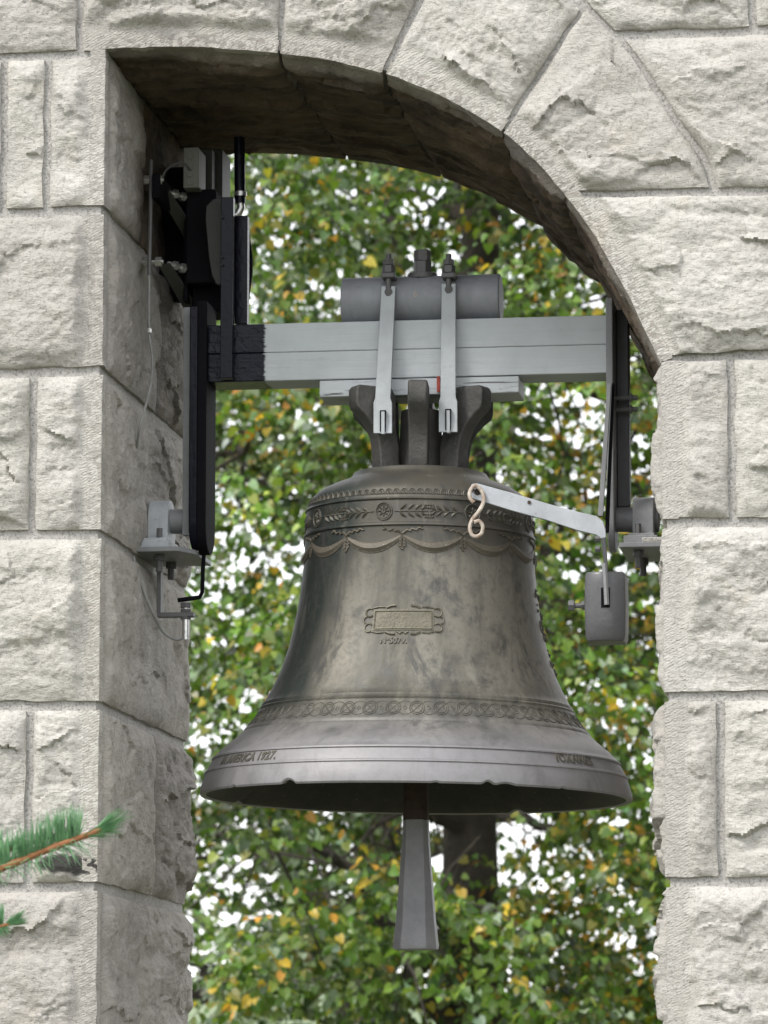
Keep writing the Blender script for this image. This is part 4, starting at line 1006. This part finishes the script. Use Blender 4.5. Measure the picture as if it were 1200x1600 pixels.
# ------------------------------------------------------------------ trees behind the arch
LEAF = np.array([(0, -.05, 0), (.27, -.18, .07), (.48, .12, .14), (.36, .52, .10), (0, .98, -.10), (-.36, .52, .10), (-.48, .12, .14), (-.27, -.18, .07), (0, .4, 0)], float)
LF = [(0, 1, 2, 8), (8, 2, 3, 4), (0, 8, 6, 7), (8, 4, 5, 6)]
PAL = {'green': (.075, .135, .022), 'mid': (.115, .19, .035), 'lime': (.22, .28, .06), 'dark': (.035, .07, .016), 'silver': (.24, .30, .21), 'yellow': (.50, .36, .05), 'orange': (.50, .26, .04), 'olive': (.20, .19, .04)}
def tree(name, label, base, height, r0, lean, box, nleaf, pal, twigs, seed_, n_parts=0, limbs=16, lsize=.046, gapf=1.8, gapt=-.05):
    rs_ = np.random.default_rng(seed_)
    t = thing(name, label, 'tree', base, 'linden trees behind the arch')
    tr = MB(); B = Vector(base); P = []
    for k in range(13):
        f = k/12; P.append(B+Vector((lean[0]*f+.10*sin(f*7+seed_)*f, lean[1]*f+.06*sin(f*5), height*f)))
    tr.tube(P, r0, 14, [r0*(1.25 if k == 0 else 1)*(1-.75*(k/12)**1.1) for k in range(13)])
    tr.build('trunk', M['bark'], t)
    (x0, x1), (y0, y1), (z0, z1) = box
    bb = MB(); ends = []
    for i in range(limbs):
        f = .18+.8*(i+.5)/limbs; k = f*12; a = P[int(k)].lerp(P[min(int(k)+1, 12)], k-int(k))
        tgt = Vector((rs_.uniform(x0, x1), rs_.uniform(y0, y1), a.z+rs_.uniform(-.3, 1.2)))
        Q = [a]; nn = 9
        for j in range(1, nn+1):
            q = j/nn; m = a.lerp(tgt, q); m += Vector((rs_.normal(0, .07), rs_.normal(0, .07), .28*sin(q*pi)+rs_.normal(0, .05))); Q.append(m)
        rr = r0*.36*(1-f*.5); bb.tube(Q, rr, 8, [rr*(1-.85*j/nn)+.004 for j in range(nn+1)])
        for j in range(3, nn+1):
            for _ in range(2):
                e_ = Q[j]+Vector((rs_.normal(0, .35), rs_.normal(0, .35), rs_.normal(-.1, .3))); mid = Q[j].lerp(e_, .5)+Vector((0, 0, .07))
                bb.tube([Q[j], mid, e_], .006, 5, [.011, .007, .003]); ends += [(Q[j], mid), (mid, e_)]
    # fine twigs fill the crown, leaves hang off them in flat sprays
    pos = []; dirs = []
    nt_ = twigs
    C = np.stack([rs_.uniform(x0, x1, nt_*3), rs_.uniform(y0, y1, nt_*3), rs_.uniform(z0, z1, nt_*3)], 1)
    dn = fbm(C*np.array([gapf, .5, gapf])+seed_*5.1, 3)
    C = C[dn > -gapt][:nt_]
    per = max(1, nleaf//len(C)); L = []
    for c_ in C:
        az = rs_.uniform(0, 2*pi); d = np.array([cos(az), sin(az)*.8, rs_.uniform(-.7, .15)]); d /= np.linalg.norm(d); ln = rs_.uniform(.18, .42)
        if rs_.random() < .55: bb.tube([Vector(c_), Vector(c_+d*ln*.5+np.array([0, 0, .02])), Vector(c_+d*ln)], .003, 3, [.0035, .0025, .0015])
        cl = rs_.random()
        for j in range(per):
            f = (j+rs_.random())/per; side = 1 if j % 2 else -1
            sd = np.cross(d, [0, 0, 1.]); sd /= np.linalg.norm(sd)+1e-6
            p = c_+d*ln*f+sd*side*.03+rs_.normal(0, .012, 3)
            L.append((p, d*.5+sd*side*rs_.uniform(.4, 1)+np.array([0, 0, -rs_.uniform(.2, .9)]), cl))
    bb.build('branches', M['bark'], t, smooth=60)['kind'] = 'stuff'
    Ps = np.array([l[0] for l in L]); Ds = np.array([l[1] for l in L]); Cl = np.array([l[2] for l in L])
    Ds /= np.linalg.norm(Ds, axis=1)[:, None]
    Nn = rs_.normal(size=Ds.shape)*np.array([.6, .6, .3])+np.array([0, -.35, .8]); X = np.cross(Ds, Nn); X /= np.linalg.norm(X, axis=1)[:, None]; Nn = np.cross(X, Ds)
    sz = lsize*rs_.uniform(.5, 1.35, len(Ps))*(1+.25*perlin(Ps*.9))
    names = list(pal.keys()); w = np.array([pal[k][0] for k in names], float); clw = np.array([pal[k][1] for k in names])
    # clusters turn colour together
    tone = perlin(Ps*1.7+seed_)
    pr_ = w[None, :]*np.exp(clw[None, :]*(tone[:, None]*2.2+(Cl[:, None]-.5)*1.6)); pr_ /= pr_.sum(1, keepdims=True)
    ci = (rs_.random(len(Ps))[:, None] > np.cumsum(pr_, 1)).sum(1).clip(0, len(names)-1)
    col = np.array([PAL[k] for k in names])[ci]*rs_.uniform(.7, 1.3, (len(Ps), 1))
    col *= np.exp(1.15*fbm(Ps*1.1+seed_*3, 2))[:, None]
    col = col*(1+rs_.normal(0, .08, col.shape)); col = np.clip(col, .005, .8)
    # the leaves that show largest are parts of their own
    keep = np.ones(len(Ps), bool)
    if n_parts:
        rel = Ps-np.array(CAM); fw = rel@np.array(Fv); sx = rel@np.array(Rv)/fw*FPX+600; sy = 800-rel@np.array(Uv)/fw*FPX
        inv = (sx > 300) & (sx < 1030) & (sy > 250) & (sy < 1590); idx = np.where(inv)[0]; idx = idx[np.argsort(fw[idx])][:n_parts]; keep[idx] = False
        protos = {}
        for q in idx:
            nm_ = names[ci[q]]
            if nm_ not in protos:
                me = bpy.data.meshes.new('leaf'); me.from_pydata(LEAF.tolist(), [], LF); me.materials.append(M['leaf'])
                ca = me.color_attributes.new('col', 'FLOAT_COLOR', 'POINT'); ca.data.foreach_set('color', np.tile([*PAL[nm_], 1.], len(LEAF)))
                protos[nm_] = me
            o = bpy.data.objects.new('leaf', protos[nm_]); sc.collection.objects.link(o); o.parent = t
            m = Matrix((Vector(X[q]), Vector(Ds[q]), Vector(Nn[q]))).transposed().to_4x4(); m = m @ Matrix.Scale(sz[q]*1.1, 4); m.translation = Vector(Ps[q])-B
            o.matrix_local = m
    Ps, Ds, X, Nn, sz, col = [a_[keep] for a_ in (Ps, Ds, X, Nn, sz, col)]
    V = Ps[:, None, :]+sz[:, None, None]*(LEAF[None, :, 0:1]*X[:, None, :]+LEAF[None, :, 1:2]*Ds[:, None, :]+LEAF[None, :, 2:3]*Nn[:, None, :])
    V = V.reshape(-1, 3)-np.array(base); nl = len(Ps)
    F = (np.array(LF)[None]+np.arange(nl)[:, None, None]*9).reshape(-1, 4)
    me = bpy.data.meshes.new('foliage'); me.vertices.add(len(V)); me.vertices.foreach_set('co', V.ravel())
    me.loops.add(F.size); me.loops.foreach_set('vertex_index', F.ravel().astype(np.int32)); me.polygons.add(len(F)); me.polygons.foreach_set('loop_start', np.arange(0, F.size, 4, dtype=np.int32))
    me.update(calc_edges=True)
    ca = me.color_attributes.new('col', 'FLOAT_COLOR', 'POINT'); ca.data.foreach_set('color', np.repeat(np.concatenate([col, np.ones((nl, 1))], 1), 9, axis=0).ravel())
    o = link('crown', me, M['leaf'], t, smooth=0); o['kind'] = 'stuff'
    return t
def gx(px, Y): return at(px, 1000, Y).x
Y1, Y2, Y3 = 10.5, 12.5, 11.8
tree('linden_tree', 'linden with a dark upright trunk behind the right half of the bell', (gx(745, Y1), Y1, 0), 9, .17, (-.05, 0),
     ((gx(420, Y1), gx(1120, Y1)), (Y1-1.6, Y1+1.5), (1.0, 7.6)), 40000, {'green': (1, 0), 'mid': (1, 0), 'lime': (.35, 0), 'dark': (.8, 0), 'yellow': (.03, 3.0), 'orange': (.008, 3.0), 'olive': (.2, .5), 'silver': (.3, 0)}, 3300, 3, 290)
tree('linden_tree', 'silvery green linden filling the left part of the opening', (gx(120, Y2), Y2, 0), 9, .16, (.3, 0),
     ((gx(40, Y2), gx(660, Y2)), (Y2-2.2, Y2+1.6), (1.0, 7.8)), 38000, {'green': (1, 0), 'mid': (1, 0), 'lime': (.25, 0), 'dark': (.7, 0), 'silver': (.9, -1.6), 'yellow': (.014, 2.8), 'orange': (.005, 2.8), 'olive': (.1, .5)}, 3200, 5)
tree('linden_tree', 'yellowing linden beside the right jamb, its leaves partly orange', (gx(1250, Y3), Y3, 0), 9, .14, (-.2, 0),
     ((gx(800, Y3), gx(1500, Y3)), (Y3-2.0, Y3+1.8), (1.0, 7.6)), 31000, {'green': (1, 0), 'mid': (.9, 0), 'lime': (.35, 0), 'dark': (.5, 0), 'yellow': (.34, 1.6), 'orange': (.16, 1.6), 'olive': (.3, .5), 'silver': (.15, 0)}, 2800, 8)
Y4 = 17.0
tree('broadleaf_tree', 'darker broadleaf tree glimpsed far behind the lindens below the bell', (gx(560, Y4), Y4, 0), 10, .2, (.3, 0),
     ((gx(180, Y4), gx(1250, Y4)), (Y4-2.2, Y4+2.2), (1.0, 9.0)), 11000, {'green': (1, 0), 'mid': (.6, 0), 'dark': (1.3, 0), 'olive': (.2, .5)}, 1000, 11, lsize=.062)
